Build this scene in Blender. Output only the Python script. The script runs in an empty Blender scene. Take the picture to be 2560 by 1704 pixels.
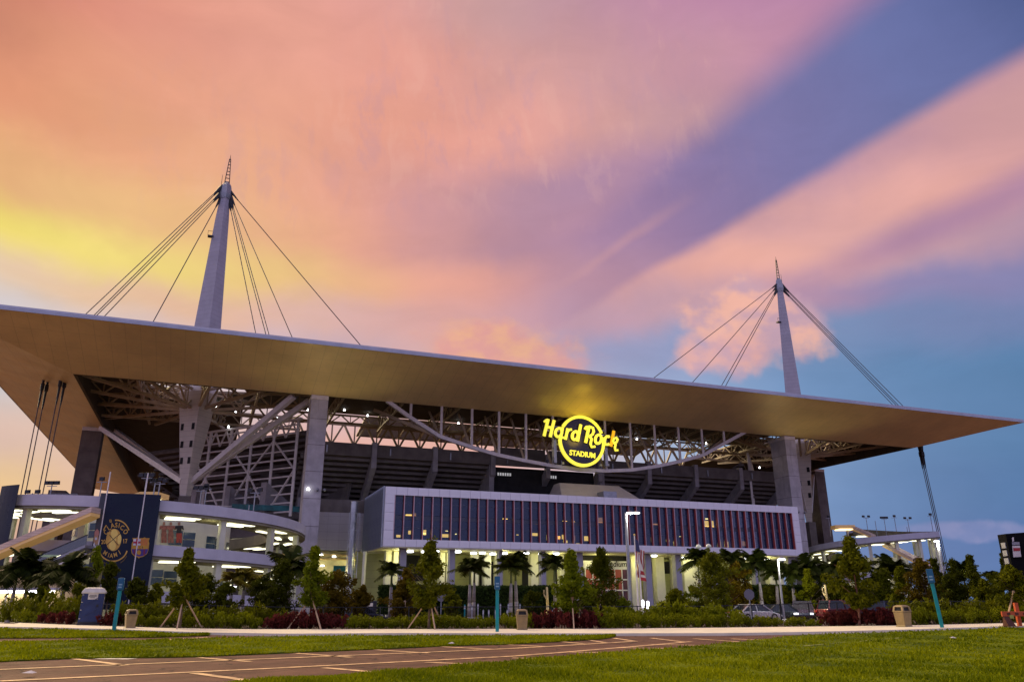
import bpy, math, random
import numpy as np
from math import sin, cos, pi, radians, atan2, hypot, sqrt
random.seed(11)
RNG = np.random.default_rng(7)
sc = bpy.context.scene
COL = sc.collection

# ---------------------------------------------------------------- camera
F_PX, PITCH, ROLL, CX, CY, EYE = 1909.19, 0.3308345, -0.0035394, 1280.0, 852.0, 1.7
cam_data = bpy.data.cameras.new('camera')
cam_data.sensor_width = 36.0
cam_data.lens = F_PX / 2560.0 * 36.0
cam_data.clip_start, cam_data.clip_end = 0.1, 6000.0
cam = bpy.data.objects.new('camera', cam_data)
COL.objects.link(cam)
cam.location = (0, 0, EYE)
from mathutils import Matrix, Vector
cam.rotation_euler = (Matrix.Rotation(pi / 2 + PITCH, 3, 'X') @ Matrix.Rotation(ROLL, 3, 'Z')).to_euler()
sc.camera = cam

# ---------------------------------------------------------------- world: dusk sky
def s2l(c):
    return c / 12.92 if c <= 0.04045 else ((c + 0.055) / 1.055) ** 2.4
def hexl(h):
    return tuple(s2l(int(h[i:i + 2], 16) / 255) for i in (0, 2, 4)) + (1.0,)

world = bpy.data.worlds.new('World')
sc.world = world
world.use_nodes = True
WT = world.node_tree
WT.nodes.clear()
class NT:
    """tiny helper for building node graphs"""
    def __init__(s, t): s.t = t
    def n(s, typ, **kw):
        nd = s.t.nodes.new(typ)
        for k, v in kw.items(): setattr(nd, k, v)
        return nd
    def put(s, sock, v):
        if hasattr(v, 'is_output') or isinstance(v, bpy.types.NodeSocket): s.t.links.new(v, sock)
        else: sock.default_value = v
    def m(s, op, a, b=0.0, c=0.0, clamp=False):
        nd = s.n('ShaderNodeMath', operation=op, use_clamp=clamp)
        s.put(nd.inputs[0], a); s.put(nd.inputs[1], b); s.put(nd.inputs[2], c)
        return nd.outputs[0]
    def vm(s, op, a, b=(0, 0, 0), sc_=None):
        nd = s.n('ShaderNodeVectorMath', operation=op)
        s.put(nd.inputs[0], a); s.put(nd.inputs[1], b)
        if sc_ is not None: s.put(nd.inputs['Scale'], sc_)
        return nd.outputs['Value'] if op in ('DOT_PRODUCT', 'LENGTH') else nd.outputs['Vector']
    def rng(s, v, a, b, lo=0.0, hi=1.0, smooth=True):
        nd = s.n('ShaderNodeMapRange', interpolation_type='SMOOTHSTEP' if smooth else 'LINEAR')
        nd.clamp = True
        s.put(nd.inputs[0], v); s.put(nd.inputs[1], a); s.put(nd.inputs[2], b); s.put(nd.inputs[3], lo); s.put(nd.inputs[4], hi)
        return nd.outputs[0]
    def mix(s, f, a, b, typ='MIX'):
        nd = s.n('ShaderNodeMix', data_type='RGBA', blend_type=typ)
        s.put(nd.inputs[0], f); s.put(nd.inputs[6], a); s.put(nd.inputs[7], b)
        return nd.outputs[2]
    def noise(s, vec, scale, detail=4.0, rough=0.55, dist=0.0, color=False):
        nd = s.n('ShaderNodeTexNoise')
        s.put(nd.inputs['Vector'], vec)
        nd.inputs['Scale'].default_value = scale; nd.inputs['Detail'].default_value = detail
        nd.inputs['Roughness'].default_value = rough; nd.inputs['Distortion'].default_value = dist
        return nd.outputs['Color' if color else 'Fac']
    def xyz(s, x, y, z):
        nd = s.n('ShaderNodeCombineXYZ')
        s.put(nd.inputs[0], x); s.put(nd.inputs[1], y); s.put(nd.inputs[2], z)
        return nd.outputs[0]
    def ramp(s, f, stops, mode='LINEAR'):
        nd = s.n('ShaderNodeValToRGB')
        cr = nd.color_ramp; cr.interpolation = mode
        while len(cr.elements) < len(stops): cr.elements.new(0.5)
        for e, (p, c) in zip(cr.elements, stops):
            e.position = p; e.color = c
        s.put(nd.inputs[0], f)
        return nd.outputs[0]

W = NT(WT)
dirv = W.n('ShaderNodeTexCoord').outputs['Generated']
sep = W.n('ShaderNodeSeparateXYZ'); WT.links.new(dirv, sep.inputs[0])
dx, dy, dz = sep.outputs
DEG = 180 / pi
# cloud warp so that colour boundaries look like drifting cloud
warp = W.vm('SUBTRACT', W.noise(dirv, 3.2, 2.0, 0.55, color=True), (0.5, 0.5, 0.5))
warp2 = W.vm('SUBTRACT', W.noise(dirv, 11.0, 3.0, 0.6, color=True), (0.5, 0.5, 0.5))
wsep = W.n('ShaderNodeSeparateXYZ'); WT.links.new(W.vm('ADD', W.vm('SCALE', warp, sc_=12.0), W.vm('SCALE', warp2, sc_=4.5)), wsep.inputs[0])
az0 = W.m('MULTIPLY', W.m('ARCTAN2', dx, dy), DEG)
el0 = W.m('MULTIPLY', W.m('ARCSINE', dz), DEG)
azw = W.m('ADD', az0, wsep.outputs[0])
elw = W.m('ADD', el0, W.m('MULTIPLY', wsep.outputs[1], W.rng(el0, 3.0, 18.0, 0.12, 0.5)))
ROWS = [
 (0,  'b89498 c09a98 c89c98 d0a49c d8a8a0 d8aca4 c8a8b0 a8a0b8 8896bc 788fb8 6c86b6 5c7cac 4e74a2'),
 (3,  'cca090 d0a894 d8aca0 d8b0a4 e0b0a4 e4b0a4 d0b0b4 b0a8c0 90a0c4 7a90bc 6a80b0 5a76a8 486c9a'),
 (6.5,'ecc890 ecc88c e4bca4 e0b8a8 e4b4a4 e8b0a0 e0b4b0 b8b4cc 94accf 7c98c2 6a86b2 5a7caa 486e98'),
 (10, 'dcbcb0 dcbcac e4c4b4 e8c0b0 e8b4a4 eab0a0 e8b8b0 c0bccc 98b0d0 809cc4 6c8ab4 5c80aa 4c749c'),
 (14, 'c8ccd4 c8ccd2 d4c8c8 d8c4c4 ccb8c4 e4b0a0 d8b0a8 a8b0cc 90a8cc 7a98c2 688ab4 5a80aa 4e789e'),
 (17.5,'dcd4d4 d6d2d8 dcc4bc d8b8bc c0b0c4 dca89c d0a4a8 9c9fc2 8f9cc2 7f98be 7a8ab4 7684ae 6e80aa'),
 (20, 'e8d0b0 e8ccb0 e8c09c e4b8a2 dcb4b0 dca6a0 d8a4a4 b898b0 d0a4a8 b890a8 9088b0 8684ae 8080ac'),
 (23, 'f2d66c f4e07a f2dc80 ecc884 ebb88a e8a694 e4a49a b890a2 efb0a0 ecb0a4 d0a2a4 b492a6 b090a6'),
 (26, 'e6a878 eab884 ecbe84 eab48a e8a68c d49a96 b88ea0 b48aa2 ba90a2 d2a0a2 eaaea4 e0a6a0 cc9c9e'),
 (30, 'e09474 e6a07c e8aa86 eaac8a e8a490 d89c98 b68ea0 b08aa4 b08aa6 b48ca6 c094a4 d09c9e c89a9c'),
 (34, 'c4806c e49a7a e6a286 e8a68e e8a28c e6a090 e8a498 d8a09c c69ca2 c292a6 ba88a8 b888a4 b890a0'),
 (38, 'cc806c d88a76 e49a86 e6a492 e8a292 e4a094 d8a09a cc9a9c c898a2 c490a6 b886a8 a880a6 a07ea6'),
 (43, 'd08070 d48872 e09a84 e2a094 e4a096 d69e9a c69c9c c094a2 c08ca6 ba86a8 b082a8 a080a8 9880a8'),
]
fz = W.rng(azw, -42.0, 42.0, 0.0, 1.0, smooth=False)
skyc = None; prev = None
for el, cols in ROWS:
    st = [(i / 12.0, hexl(c)) for i, c in enumerate(cols.split())]
    r = W.ramp(fz, st, 'B_SPLINE')
    if skyc is None: skyc = r
    else: skyc = W.mix(W.rng(elw, prev, el), skyc, r)
    prev = el
# crepuscular rays: great circles fanning out of the set sun (gnomonic plane around the view of the sunset side)
cp, sp = cos(PITCH), sin(PITCH)
Fw, Up = (0, cp, sp), (0, -sp, cp)
dF = W.m('MAXIMUM', W.vm('DOT_PRODUCT', dirv, Fw), 0.05)
gs = W.m('ADD', W.m('MULTIPLY', W.m('DIVIDE', dx, dF), F_PX), CX)
gt = W.m('SUBTRACT', CY, W.m('MULTIPLY', W.m('DIVIDE', W.vm('DOT_PRODUCT', dirv, Up), dF), F_PX))
rx, ry = W.m('SUBTRACT', gs, 537.0), W.m('SUBTRACT', 1313.0, gt)
th0 = W.m('MULTIPLY', W.m('ARCTAN2', ry, rx), DEG)
rr = W.m('SQRT', W.m('ADD', W.m('MULTIPLY', rx, rx), W.m('MULTIPLY', ry, ry)))
th = W.m('ADD', th0, W.m('MULTIPLY', wsep.outputs[2], W.rng(rr, 700.0, 2200.0, 0.32, 0.10)))
front = W.rng(W.vm('DOT_PRODUCT', dirv, Fw), 0.15, 0.45)
band = W.m('MULTIPLY', W.rng(th, 29.3, 31.0), W.m('SUBTRACT', 1.0, W.rng(th, 36.8, 41.0)))
band = W.m('MULTIPLY', W.m('MULTIPLY', band, front), W.rng(rr, 800.0, 1500.0, 0.0, 1.0))
bcol = W.ramp(W.rng(rr, 1000.0, 2500.0, 0, 1, smooth=False), [(0, hexl('a480a2')), (0.25, hexl('937ba4')), (0.45, hexl('7a76a6')), (0.7, hexl('6672a5')), (0.85, hexl('5a6a9e')), (1.0, hexl('40588a'))])
skyc = W.mix(W.m('MULTIPLY', band, 0.95), skyc, bcol)
ray2 = W.m('MULTIPLY', W.rng(th, 20.5, 22.6), W.m('SUBTRACT', 1.0, W.rng(th, 22.6, 25.0)))
ray2 = W.m('MULTIPLY', W.m('MULTIPLY', ray2, front), W.rng(rr, 1450.0, 1900.0, 0.0, 0.75))
skyc = W.mix(ray2, skyc, hexl('a881a4'))
ray3 = W.m('MULTIPLY', W.rng(th, 33.6, 34.6), W.m('SUBTRACT', 1.0, W.rng(th, 34.6, 35.8)))
ray3 = W.m('MULTIPLY', W.m('MULTIPLY', ray3, front), W.m('MULTIPLY', W.rng(rr, 900, 1150), W.rng(rr, 1500.0, 1250.0, 0.0, 0.45)))
skyc = W.mix(ray3, skyc, hexl('c898a0'))
# cumulus heads low over the roof
def puff(px, py, sx, sy, colr, colr2, amt):
    global skyc
    ex = W.m('DIVIDE', W.m('SUBTRACT', gs, px), sx); ey = W.m('DIVIDE', W.m('SUBTRACT', gt, py), sy)
    d = W.m('SQRT', W.m('ADD', W.m('MULTIPLY', ex, ex), W.m('MULTIPLY', ey, ey)))
    nz = W.noise(W.xyz(W.m('MULTIPLY', gs, 0.01), W.m('MULTIPLY', gt, 0.01), px * 0.013), 0.8, 4.0, 0.5)
    d = W.m('ADD', d, W.m('MULTIPLY', W.m('SUBTRACT', nz, 0.5), 1.9))
    mk = W.m('MULTIPLY', W.m('MULTIPLY', W.rng(d, 1.10, 0.55), amt), front)
    sh = W.noise(W.xyz(W.m('MULTIPLY', gs, 0.01), W.m('MULTIPLY', gt, 0.013), px * 0.02), 1.3, 3.0, 0.5)
    skyc = W.mix(mk, skyc, W.mix(W.rng(sh, 0.34, 0.66), colr, colr2))
puff(1905.0, 805.0, 190.0, 115.0, hexl('c8a2b0'), hexl('f4b8a4'), 0.9)
puff(1795.0, 890.0, 130.0, 62.0, hexl('cfa4b0'), hexl('f0b2a4'), 0.8)
puff(1220.0, 885.0, 215.0, 100.0, hexl('e2a098'), hexl('f0b48c'), 0.8)
puff(2420.0, 1330.0, 190.0, 26.0, hexl('7c88b6'), hexl('8e92bc'), 0.8)
# fine streaky cloud texture
tx2 = W.noise(W.xyz(W.m('MULTIPLY', az0, 0.05), W.m('MULTIPLY', el0, 0.11), 0.0), 2.0, 4.0, 0.6, 0.6)
lum = W.rng(tx2, 0.25, 0.75, 0.93, 1.06, smooth=False)
# ripples of thin high cloud: short combed streaks, pinker in the crests and mauve in the troughs
rip = W.noise(W.xyz(W.m('ADD', W.m('MULTIPLY', az0, 0.21), W.m('MULTIPLY', el0, 0.05)), W.m('ADD', W.m('MULTIPLY', el0, 0.10), W.m('MULTIPLY', az0, -0.045)), 3.7), 2.6, 4.0, 0.62, 0.35)
ripm = W.m('MULTIPLY', W.rng(W.noise(dirv, 2.6, 2.0), 0.40, 0.62), W.rng(el0, 23.0, 31.0))
skyc = W.mix(W.m('MULTIPLY', W.m('MULTIPLY', W.rng(rip, 0.50, 0.68), ripm), W.m('SUBTRACT', 0.26, W.m('MULTIPLY', band, 0.22))), skyc, hexl('b892a6'))
skyc = W.mix(W.m('MULTIPLY', W.m('MULTIPLY', W.rng(rip, 0.48, 0.32), ripm), W.m('SUBTRACT', 0.15, W.m('MULTIPLY', band, 0.13))), skyc, hexl('f4c0ae'))
skyc = W.mix(1.0, skyc, W.xyz(lum, lum, lum), 'MULTIPLY')
# the dome goes on: mauve overhead, blue dusk away from the sunset, darker below the horizon
skyc = W.mix(W.rng(el0, 42.0, 75.0), skyc, hexl('dcaeb0'))
skyc = W.mix(W.rng(W.m('ABSOLUTE', az0), 48.0, 120.0), skyc, hexl('c0bcec'))
skyc = W.mix(W.rng(el0, -1.0, -6.0), skyc, hexl('4a4450'))
bg = W.n('ShaderNodeBackground'); WT.links.new(skyc, bg.inputs[0]); bg.inputs[1].default_value = 1.0
WT.links.new(bg.outputs[0], W.n('ShaderNodeOutputWorld').inputs[0])

world.cycles.sampling_method = 'MANUAL'
world.cycles.sample_map_resolution = 512

# ---------------------------------------------------------------- sun: already set, its broad warm afterglow stands over the left of the view
SUN_AZ, SUN_EL = radians(-50.0), radians(30.0)
sun_d = bpy.data.lights.new('sun', 'SUN')
sun_d.energy, sun_d.angle, sun_d.color = 4.2, radians(50), (1.0, 0.80, 0.42)
sun = bpy.data.objects.new('sun', sun_d); COL.objects.link(sun)
sun.rotation_euler = Vector((-sin(SUN_AZ) * cos(SUN_EL), -cos(SUN_AZ) * cos(SUN_EL), -sin(SUN_EL))).to_track_quat('-Z', 'Y').to_euler()

sc.view_settings.view_transform = 'Standard'
sc.view_settings.look = 'None'
sc.view_settings.exposure = 0.0
sc.view_settings.gamma = 1.0
sc.view_settings.use_curve_mapping = False
sc.render.engine = 'CYCLES'
sc.cycles.use_denoising = True
try: sc.cycles.denoiser = 'OPENIMAGEDENOISE'
except Exception: pass
sc.cycles.max_bounces = 5
sc.cycles.diffuse_bounces = 3
sc.cycles.glossy_bounces = 3
sc.cycles.transparent_max_bounces = 8
sc.cycles.sample_clamp_indirect = 6.0
sc.cycles.caustics_reflective = False
sc.cycles.caustics_refractive = False

# ================================================================ coordinates
A_ST = 0.3700694                      # heading of the stadium front
CA, SA = cos(A_ST), sin(A_ST)
def S(u, v, z=0.0):                   # stadium frame (u along the front, v into the stadium) -> world
    return (u * CA - v * SA, u * SA + v * CA, z)
def smooth(a, b, x):
    t = min(1.0, max(0.0, (x - a) / (b - a))); return t * t * (3 - 2 * t)
def G(x, y):                          # gentle rise of the ground towards the walk, higher at both ends
    return smooth(30, 44, y) * (0.15 + 0.25 * smooth(12, 26, abs(x))) * (1 - smooth(62, 80, y))
def ray(px, py):
    X, Y = px - CX, py - CY
    c, s = cos(-ROLL), sin(-ROLL)
    X, Y = X * c - Y * s, X * s + Y * c
    a, b = X / F_PX, -Y / F_PX
    return (a, cp - b * sp, b * cp + sp)
def gp(px, py):                       # point of the front ground seen at a place of the photograph
    r = ray(px, py); z = 0.0
    for _ in range(40):
        t = (z - EYE) / r[2]
        z = 0.6 * z + 0.4 * G(r[0] * t, r[1] * t)
    t = (z - EYE) / r[2]
    return (r[0] * t, r[1] * t, z)
def at(px, py, Y):                    # point at forward distance Y
    r = ray(px, py); t = Y / r[1]
    return (r[0] * t, Y, EYE + r[2] * t)
def atv(px, py, v):                   # point on the stadium plane v, as (u, v, z)
    r = ray(px, py); t = v / (-r[0] * SA + r[1] * CA)
    return ((r[0] * CA + r[1] * SA) * t, v, EYE + r[2] * t)

# ================================================================ objects
def tag(o, label=None, cat=None, group=None, kind=None):
    if label: o['label'] = label
    if cat: o['category'] = cat
    if group: o['group'] = group
    if kind: o['kind'] = kind
    return o
def thing(name, loc, label, cat, group=None, rz=0.0):
    o = bpy.data.objects.new(name, None)
    o.empty_display_size = 0.2
    o.location = loc; o.rotation_euler = (0, 0, rz)
    COL.objects.link(o)
    return tag(o, label, cat, group)
def put(name, me, parent=None, loc=(0, 0, 0), rz=0.0, scale=None):
    o = bpy.data.objects.new(name, me)
    COL.objects.link(o)
    o.location = loc; o.rotation_euler = (0, 0, rz)
    if scale: o.scale = scale
    if parent is not None: o.parent = parent
    return o
def copy_tree(o, parent=None):
    c = o.copy(); COL.objects.link(c); c.parent = parent
    for ch in list(o.children): copy_tree(ch, c)
    return c
def children_of(o): return [c for c in bpy.data.objects if c.parent is o]

ORD = 'first second third fourth fifth sixth seventh eighth ninth tenth eleventh twelfth thirteenth fourteenth fifteenth sixteenth seventeenth eighteenth nineteenth twentieth twenty-first twenty-second twenty-third twenty-fourth'.split()
class MB:
    """collects polygons; T maps the given coordinates, off is the parent's location"""
    def __init__(s, T=None, off=(0, 0, 0)):
        s.v, s.f, s.T, s.off = [], [], T, off
    def add(s, vs, fs):
        n = len(s.v)
        for p in vs:
            q = s.T(*p) if s.T else p
            s.v.append((q[0] - s.off[0], q[1] - s.off[1], q[2] - s.off[2]))
        s.f += [tuple(i + n for i in f) for f in fs]
        return s
    def box(s, x0, x1, y0, y1, z0, z1):
        return s.add([(x0, y0, z0), (x1, y0, z0), (x1, y1, z0), (x0, y1, z0), (x0, y0, z1), (x1, y0, z1), (x1, y1, z1), (x0, y1, z1)],
                     [(0, 3, 2, 1), (4, 5, 6, 7), (0, 1, 5, 4), (1, 2, 6, 5), (2, 3, 7, 6), (3, 0, 4, 7)])
    def hexa(s, p):                   # eight corners: bottom four, top four
        return s.add(p, [(0, 3, 2, 1), (4, 5, 6, 7), (0, 1, 5, 4), (1, 2, 6, 5), (2, 3, 7, 6), (3, 0, 4, 7)])
    def bar(s, a, b, w, h=None, up=(0, 0, 1)):
        h = h or w
        a, b = Vector(a), Vector(b); d = (b - a)
        if d.length < 1e-6: return s
        d.normalize(); up = Vector(up)
        if abs(d.dot(up)) > 0.98: up = Vector((1, 0, 0))
        x = d.cross(up).normalized() * w / 2; y = x.cross(d).normalized() * h / 2
        return s.hexa([tuple(a - x - y), tuple(a + x - y), tuple(a + x + y), tuple(a - x + y),
                       tuple(b - x - y), tuple(b + x - y), tuple(b + x + y), tuple(b - x + y)])
    def tube(s, a, b, r0, r1=None, n=8, cap=True):
        r1 = r0 if r1 is None else r1
        a, b = Vector(a), Vector(b); d = (b - a).normalized()
        up = Vector((0, 0, 1)) if abs(d.z) < 0.95 else Vector((1, 0, 0))
        x = d.cross(up).normalized(); y = d.cross(x)
        vs = []
        for c, r in ((a, r0), (b, r1)):
            for i in range(n):
                t = 2 * pi * i / n
                vs.append(tuple(c + x * (cos(t) * r) + y * (sin(t) * r)))
        fs = [(i, (i + 1) % n, n + (i + 1) % n, n + i) for i in range(n)]
        if cap: fs += [tuple(reversed(range(n))), tuple(range(n, 2 * n))]
        return s.add(vs, fs)
    def path(s, pts, r, n=6):
        for i in range(len(pts) - 1):
            ra = r[i] if isinstance(r, (list, tuple)) else r
            rb = r[i + 1] if isinstance(r, (list, tuple)) else r
            s.tube(pts[i], pts[i + 1], ra, rb, n)
        return s
    def lathe(s, prof, n=12, c=(0, 0, 0), sx=1, sy=1):
        vs, fs = [], []
        for (r, z) in prof:
            for i in range(n):
                t = 2 * pi * i / n
                vs.append((c[0] + cos(t) * r * sx, c[1] + sin(t) * r * sy, c[2] + z))
        for k in range(len(prof) - 1):
            for i in range(n):
                j = (i + 1) % n
                fs.append((k * n + i, k * n + j, (k + 1) * n + j, (k + 1) * n + i))
        fs.append(tuple(reversed(range(n)))); fs.append(tuple(range((len(prof) - 1) * n, len(prof) * n)))
        return s.add(vs, fs)
    def prism(s, pts, d):             # flat outline pts (3D) pushed along vector d
        n = len(pts)
        q = [(p[0] + d[0], p[1] + d[1], p[2] + d[2]) for p in pts]
        return s.add(list(pts) + q, [tuple(reversed(range(n))), tuple(range(n, 2 * n))] + [(i, (i + 1) % n, n + (i + 1) % n, n + i) for i in range(n)])
    def loft(s, rings, cap=True):
        n = len(rings[0]); vs = [p for r in rings for p in r]; fs = []
        for k in range(len(rings) - 1):
            for i in range(n):
                j = (i + 1) % n
                fs.append((k * n + i, k * n + j, (k + 1) * n + j, (k + 1) * n + i))
        if cap: fs += [tuple(reversed(range(n))), tuple(range((len(rings) - 1) * n, len(rings) * n))]
        return s.add(vs, fs)
    def quad(s, a, b, c, d): return s.add([a, b, c, d], [(0, 1, 2, 3)])
    def mesh(s, name, mat, sm=False):
        me = bpy.data.meshes.new(name)
        me.from_pydata(s.v, [], s.f)
        for m_ in (mat if isinstance(mat, (list, tuple)) else [mat]): me.materials.append(m_)
        if sm: me.polygons.foreach_set('use_smooth', [True] * len(me.polygons))
        me.update()
        return me
    def make(s, name, mat, parent=None, sm=False, bevel=0.0):
        o = put(name, s.mesh(name, mat, sm), parent)
        if bevel:
            m_ = o.modifiers.new('bevel', 'BEVEL'); m_.width = bevel; m_.segments = 2; m_.limit_method = 'ANGLE'
        return o
def npmesh(name, V, Fq, mat, attr=None):
    """fast mesh from numpy arrays: V (n,3), Fq (m,k); attr: per-face float"""
    me = bpy.data.meshes.new(name)
    V = np.asarray(V, np.float32); Fq = np.asarray(Fq, np.int32)
    m, k = Fq.shape
    me.vertices.add(len(V)); me.vertices.foreach_set('co', V.ravel())
    me.loops.add(m * k); me.loops.foreach_set('vertex_index', Fq.ravel())
    me.polygons.add(m)
    me.polygons.foreach_set('loop_start', np.arange(0, m * k, k, dtype=np.int32))
    me.polygons.foreach_set('loop_total', np.full(m, k, np.int32))
    if attr is not None:
        a = me.attributes.new('tint', 'FLOAT', 'FACE'); a.data.foreach_set('value', np.asarray(attr, np.float32))
    me.materials.append(mat); me.update(calc_edges=True)
    return me

# ================================================================ materials
MATS = {}
def pm(name, c, rough=0.6, metal=0.0, var=0.12, scale=1.5, bump=0.0, bscale=None, c2=None, emit=None, es=0.0, spec=0.5, coord='Object', lines=None, wear=0.0, coat=0.0, rot=0.0, lf=0.45):
    """procedural principled material: base colour broken up by noise, optional bump, joint lines and emission"""
    if name in MATS: return MATS[name]
    m_ = bpy.data.materials.new(name); m_.use_nodes = True
    t = m_.node_tree; N = NT(t)
    b = t.nodes['Principled BSDF']
    tc = N.n('ShaderNodeTexCoord').outputs[coord]
    if rot:
        vr = N.n('ShaderNodeVectorRotate', rotation_type='Z_AXIS'); t.links.new(tc, vr.inputs['Vector']); vr.inputs['Angle'].default_value = rot; tc = vr.outputs[0]
    c = tuple(c) + (1.0,); c2 = tuple(c2) + (1.0,) if c2 else tuple(x * (1 - var) for x in c[:3]) + (1.0,)
    c1 = tuple(min(1.0, x * (1 + var * 0.6)) for x in c[:3]) + (1.0,)
    f = N.rng(N.noise(tc, scale, 5.0, 0.6), 0.3, 0.7)
    col = N.mix(f, c2, c1)
    if wear:
        w = N.rng(N.noise(N.vm('MULTIPLY', tc, (1.0, 1.0, 0.12)), 0.9, 6.0, 0.65), 0.52, 0.75, 0.0, wear)
        col = N.mix(w, col, tuple(x * 0.45 for x in c[:3]) + (1.0,))
    h = None
    if lines:                         # (axis, spacing, width, depth)
        sepn = N.n('ShaderNodeSeparateXYZ'); t.links.new(tc, sepn.inputs[0])
        for ax, sp_, wd in lines:
            fr = N.m('FRACT', N.m('DIVIDE', N.m('ADD', sepn.outputs[ax], 1000.0 * sp_), sp_))
            g_ = N.m('LESS_THAN', fr, wd / sp_)
            col = N.mix(N.m('MULTIPLY', g_, lf), col, tuple(x * 0.35 for x in c[:3]) + (1.0,))
            h = N.m('SUBTRACT', 1.0, g_) if h is None else N.m('MULTIPLY', h, N.m('SUBTRACT', 1.0, g_))
    t.links.new(col, b.inputs['Base Color'])
    rr_ = N.rng(N.noise(tc, scale * 2.3, 3.0), 0.2, 0.8, max(0.02, rough - 0.08), min(1.0, rough + 0.08))
    t.links.new(rr_, b.inputs['Roughness'])
    b.inputs['Metallic'].default_value = metal
    b.inputs['Specular IOR Level'].default_value = spec
    b.inputs['Coat Weight'].default_value = coat
    if bump:
        bn = N.n('ShaderNodeBump'); bn.inputs['Strength'].default_value = bump; bn.inputs['Distance'].default_value = 0.05
        nz = N.noise(tc, bscale or scale * 8, 6.0, 0.65)
        if h is not None: nz = N.m('ADD', N.m('MULTIPLY', nz, 0.25), h)
        t.links.new(nz, bn.inputs['Height']); t.links.new(bn.outputs[0], b.inputs['Normal'])
    if emit:
        b.inputs['Emission Color'].default_value = tuple(emit) + (1.0,)
        b.inputs['Emission Strength'].default_value = es
    MATS[name] = m_
    return m_
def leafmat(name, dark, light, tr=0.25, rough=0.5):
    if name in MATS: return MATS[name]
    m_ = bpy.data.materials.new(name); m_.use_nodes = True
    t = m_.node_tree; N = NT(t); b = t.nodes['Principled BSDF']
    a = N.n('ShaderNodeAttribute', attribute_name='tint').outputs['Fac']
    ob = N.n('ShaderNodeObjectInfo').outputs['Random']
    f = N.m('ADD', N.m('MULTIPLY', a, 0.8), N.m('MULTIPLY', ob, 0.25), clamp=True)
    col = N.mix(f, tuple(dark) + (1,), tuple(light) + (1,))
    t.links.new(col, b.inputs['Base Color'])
    b.inputs['Roughness'].default_value = rough; b.inputs['Specular IOR Level'].default_value = 0.04
    tl = N.n('ShaderNodeBsdfTranslucent'); t.links.new(col, tl.inputs[0])
    mx = N.n('ShaderNodeMixShader'); mx.inputs[0].default_value = tr
    t.links.new(b.outputs[0], mx.inputs[1]); t.links.new(tl.outputs[0], mx.inputs[2])
    t.links.new(mx.outputs[0], t.nodes['Material Output'].inputs[0])
    MATS[name] = m_
    return m_
def glassmat(name, tint, trans=0.5, rough=0.05, refl=0.06, body=(0.1, 0.1, 0.1)):
    if name in MATS: return MATS[name]
    m_ = bpy.data.materials.new(name); m_.use_nodes = True
    t = m_.node_tree; N = NT(t); t.nodes.remove(t.nodes['Principled BSDF'])
    tb = N.n('ShaderNodeBsdfTransparent'); tb.inputs[0].default_value = tuple(x * trans for x in tint) + (1,)
    gl = N.n('ShaderNodeBsdfGlossy'); gl.inputs['Roughness'].default_value = rough; gl.inputs[0].default_value = (0.9, 0.93, 1.0, 1)
    df = N.n('ShaderNodeBsdfDiffuse'); df.inputs[0].default_value = tuple(body) + (1,)
    fr = N.n('ShaderNodeFresnel'); fr.inputs[0].default_value = 1.6
    m0 = N.n('ShaderNodeMixShader'); m0.inputs[0].default_value = 0.3
    t.links.new(tb.outputs[0], m0.inputs[1]); t.links.new(df.outputs[0], m0.inputs[2])
    m1 = N.n('ShaderNodeMixShader'); t.links.new(N.m('ADD', fr.outputs[0], refl, clamp=True), m1.inputs[0])
    t.links.new(m0.outputs[0], m1.inputs[1]); t.links.new(gl.outputs[0], m1.inputs[2])
    t.links.new(m1.outputs[0], t.nodes['Material Output'].inputs[0])
    MATS[name] = m_
    return m_
def glow(name, c, s):
    if name in MATS: return MATS[name]
    m_ = bpy.data.materials.new(name); m_.use_nodes = True
    t = m_.node_tree; N = NT(t); b = t.nodes['Principled BSDF']
    b.inputs['Base Color'].default_value = tuple(c) + (1,)
    b.inputs['Emission Color'].default_value = tuple(c) + (1,); b.inputs['Emission Strength'].default_value = s
    b.inputs['Roughness'].default_value = 0.4
    MATS[name] = m_
    return m_
def lamp(name, loc, power, color, parent=None, radius=0.15, spot=None, aim=None):
    d_ = bpy.data.lights.new(name, 'SPOT' if spot else 'POINT')
    d_.energy = power; d_.color = color; d_.shadow_soft_size = radius
    if spot: d_.spot_size = radians(spot); d_.spot_blend = 0.6
    o = bpy.data.objects.new(name, d_); COL.objects.link(o); o.location = loc
    if aim: o.rotation_euler = Vector(aim).to_track_quat('-Z', 'Y').to_euler()
    if parent is not None: o.parent = parent
    return o

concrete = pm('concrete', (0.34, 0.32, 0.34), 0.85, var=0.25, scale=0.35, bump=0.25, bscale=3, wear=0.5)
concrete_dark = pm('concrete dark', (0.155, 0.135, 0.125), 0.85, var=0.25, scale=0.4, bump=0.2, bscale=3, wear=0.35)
white_clad = pm('white cladding', (0.74, 0.74, 0.78), 0.45, var=0.06, scale=0.3, wear=0.12)
white_steel = pm('white painted steel', (0.70, 0.66, 0.64), 0.5, var=0.12, scale=0.8, wear=0.15)
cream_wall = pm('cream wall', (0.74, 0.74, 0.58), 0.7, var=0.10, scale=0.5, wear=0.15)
grey_metal = pm('grey metal', (0.30, 0.31, 0.34), 0.4, metal=0.6, var=0.15, scale=2)
dark_metal = pm('dark metal', (0.035, 0.035, 0.04), 0.45, metal=0.5, var=0.2, scale=4)
black_void = pm('dark interior', (0.02, 0.02, 0.022), 0.9, var=0.3, scale=0.4)
cable_m = pm('steel cable', (0.10, 0.085, 0.085), 0.5, metal=0.7, var=0.2, scale=1)
teal = pm('teal paint', (0.0, 0.20, 0.22), 0.4, var=0.1, scale=3)
tube_lamp = glow('ramp tube lamp', (1.0, 0.97, 0.70), 2.5)
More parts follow.
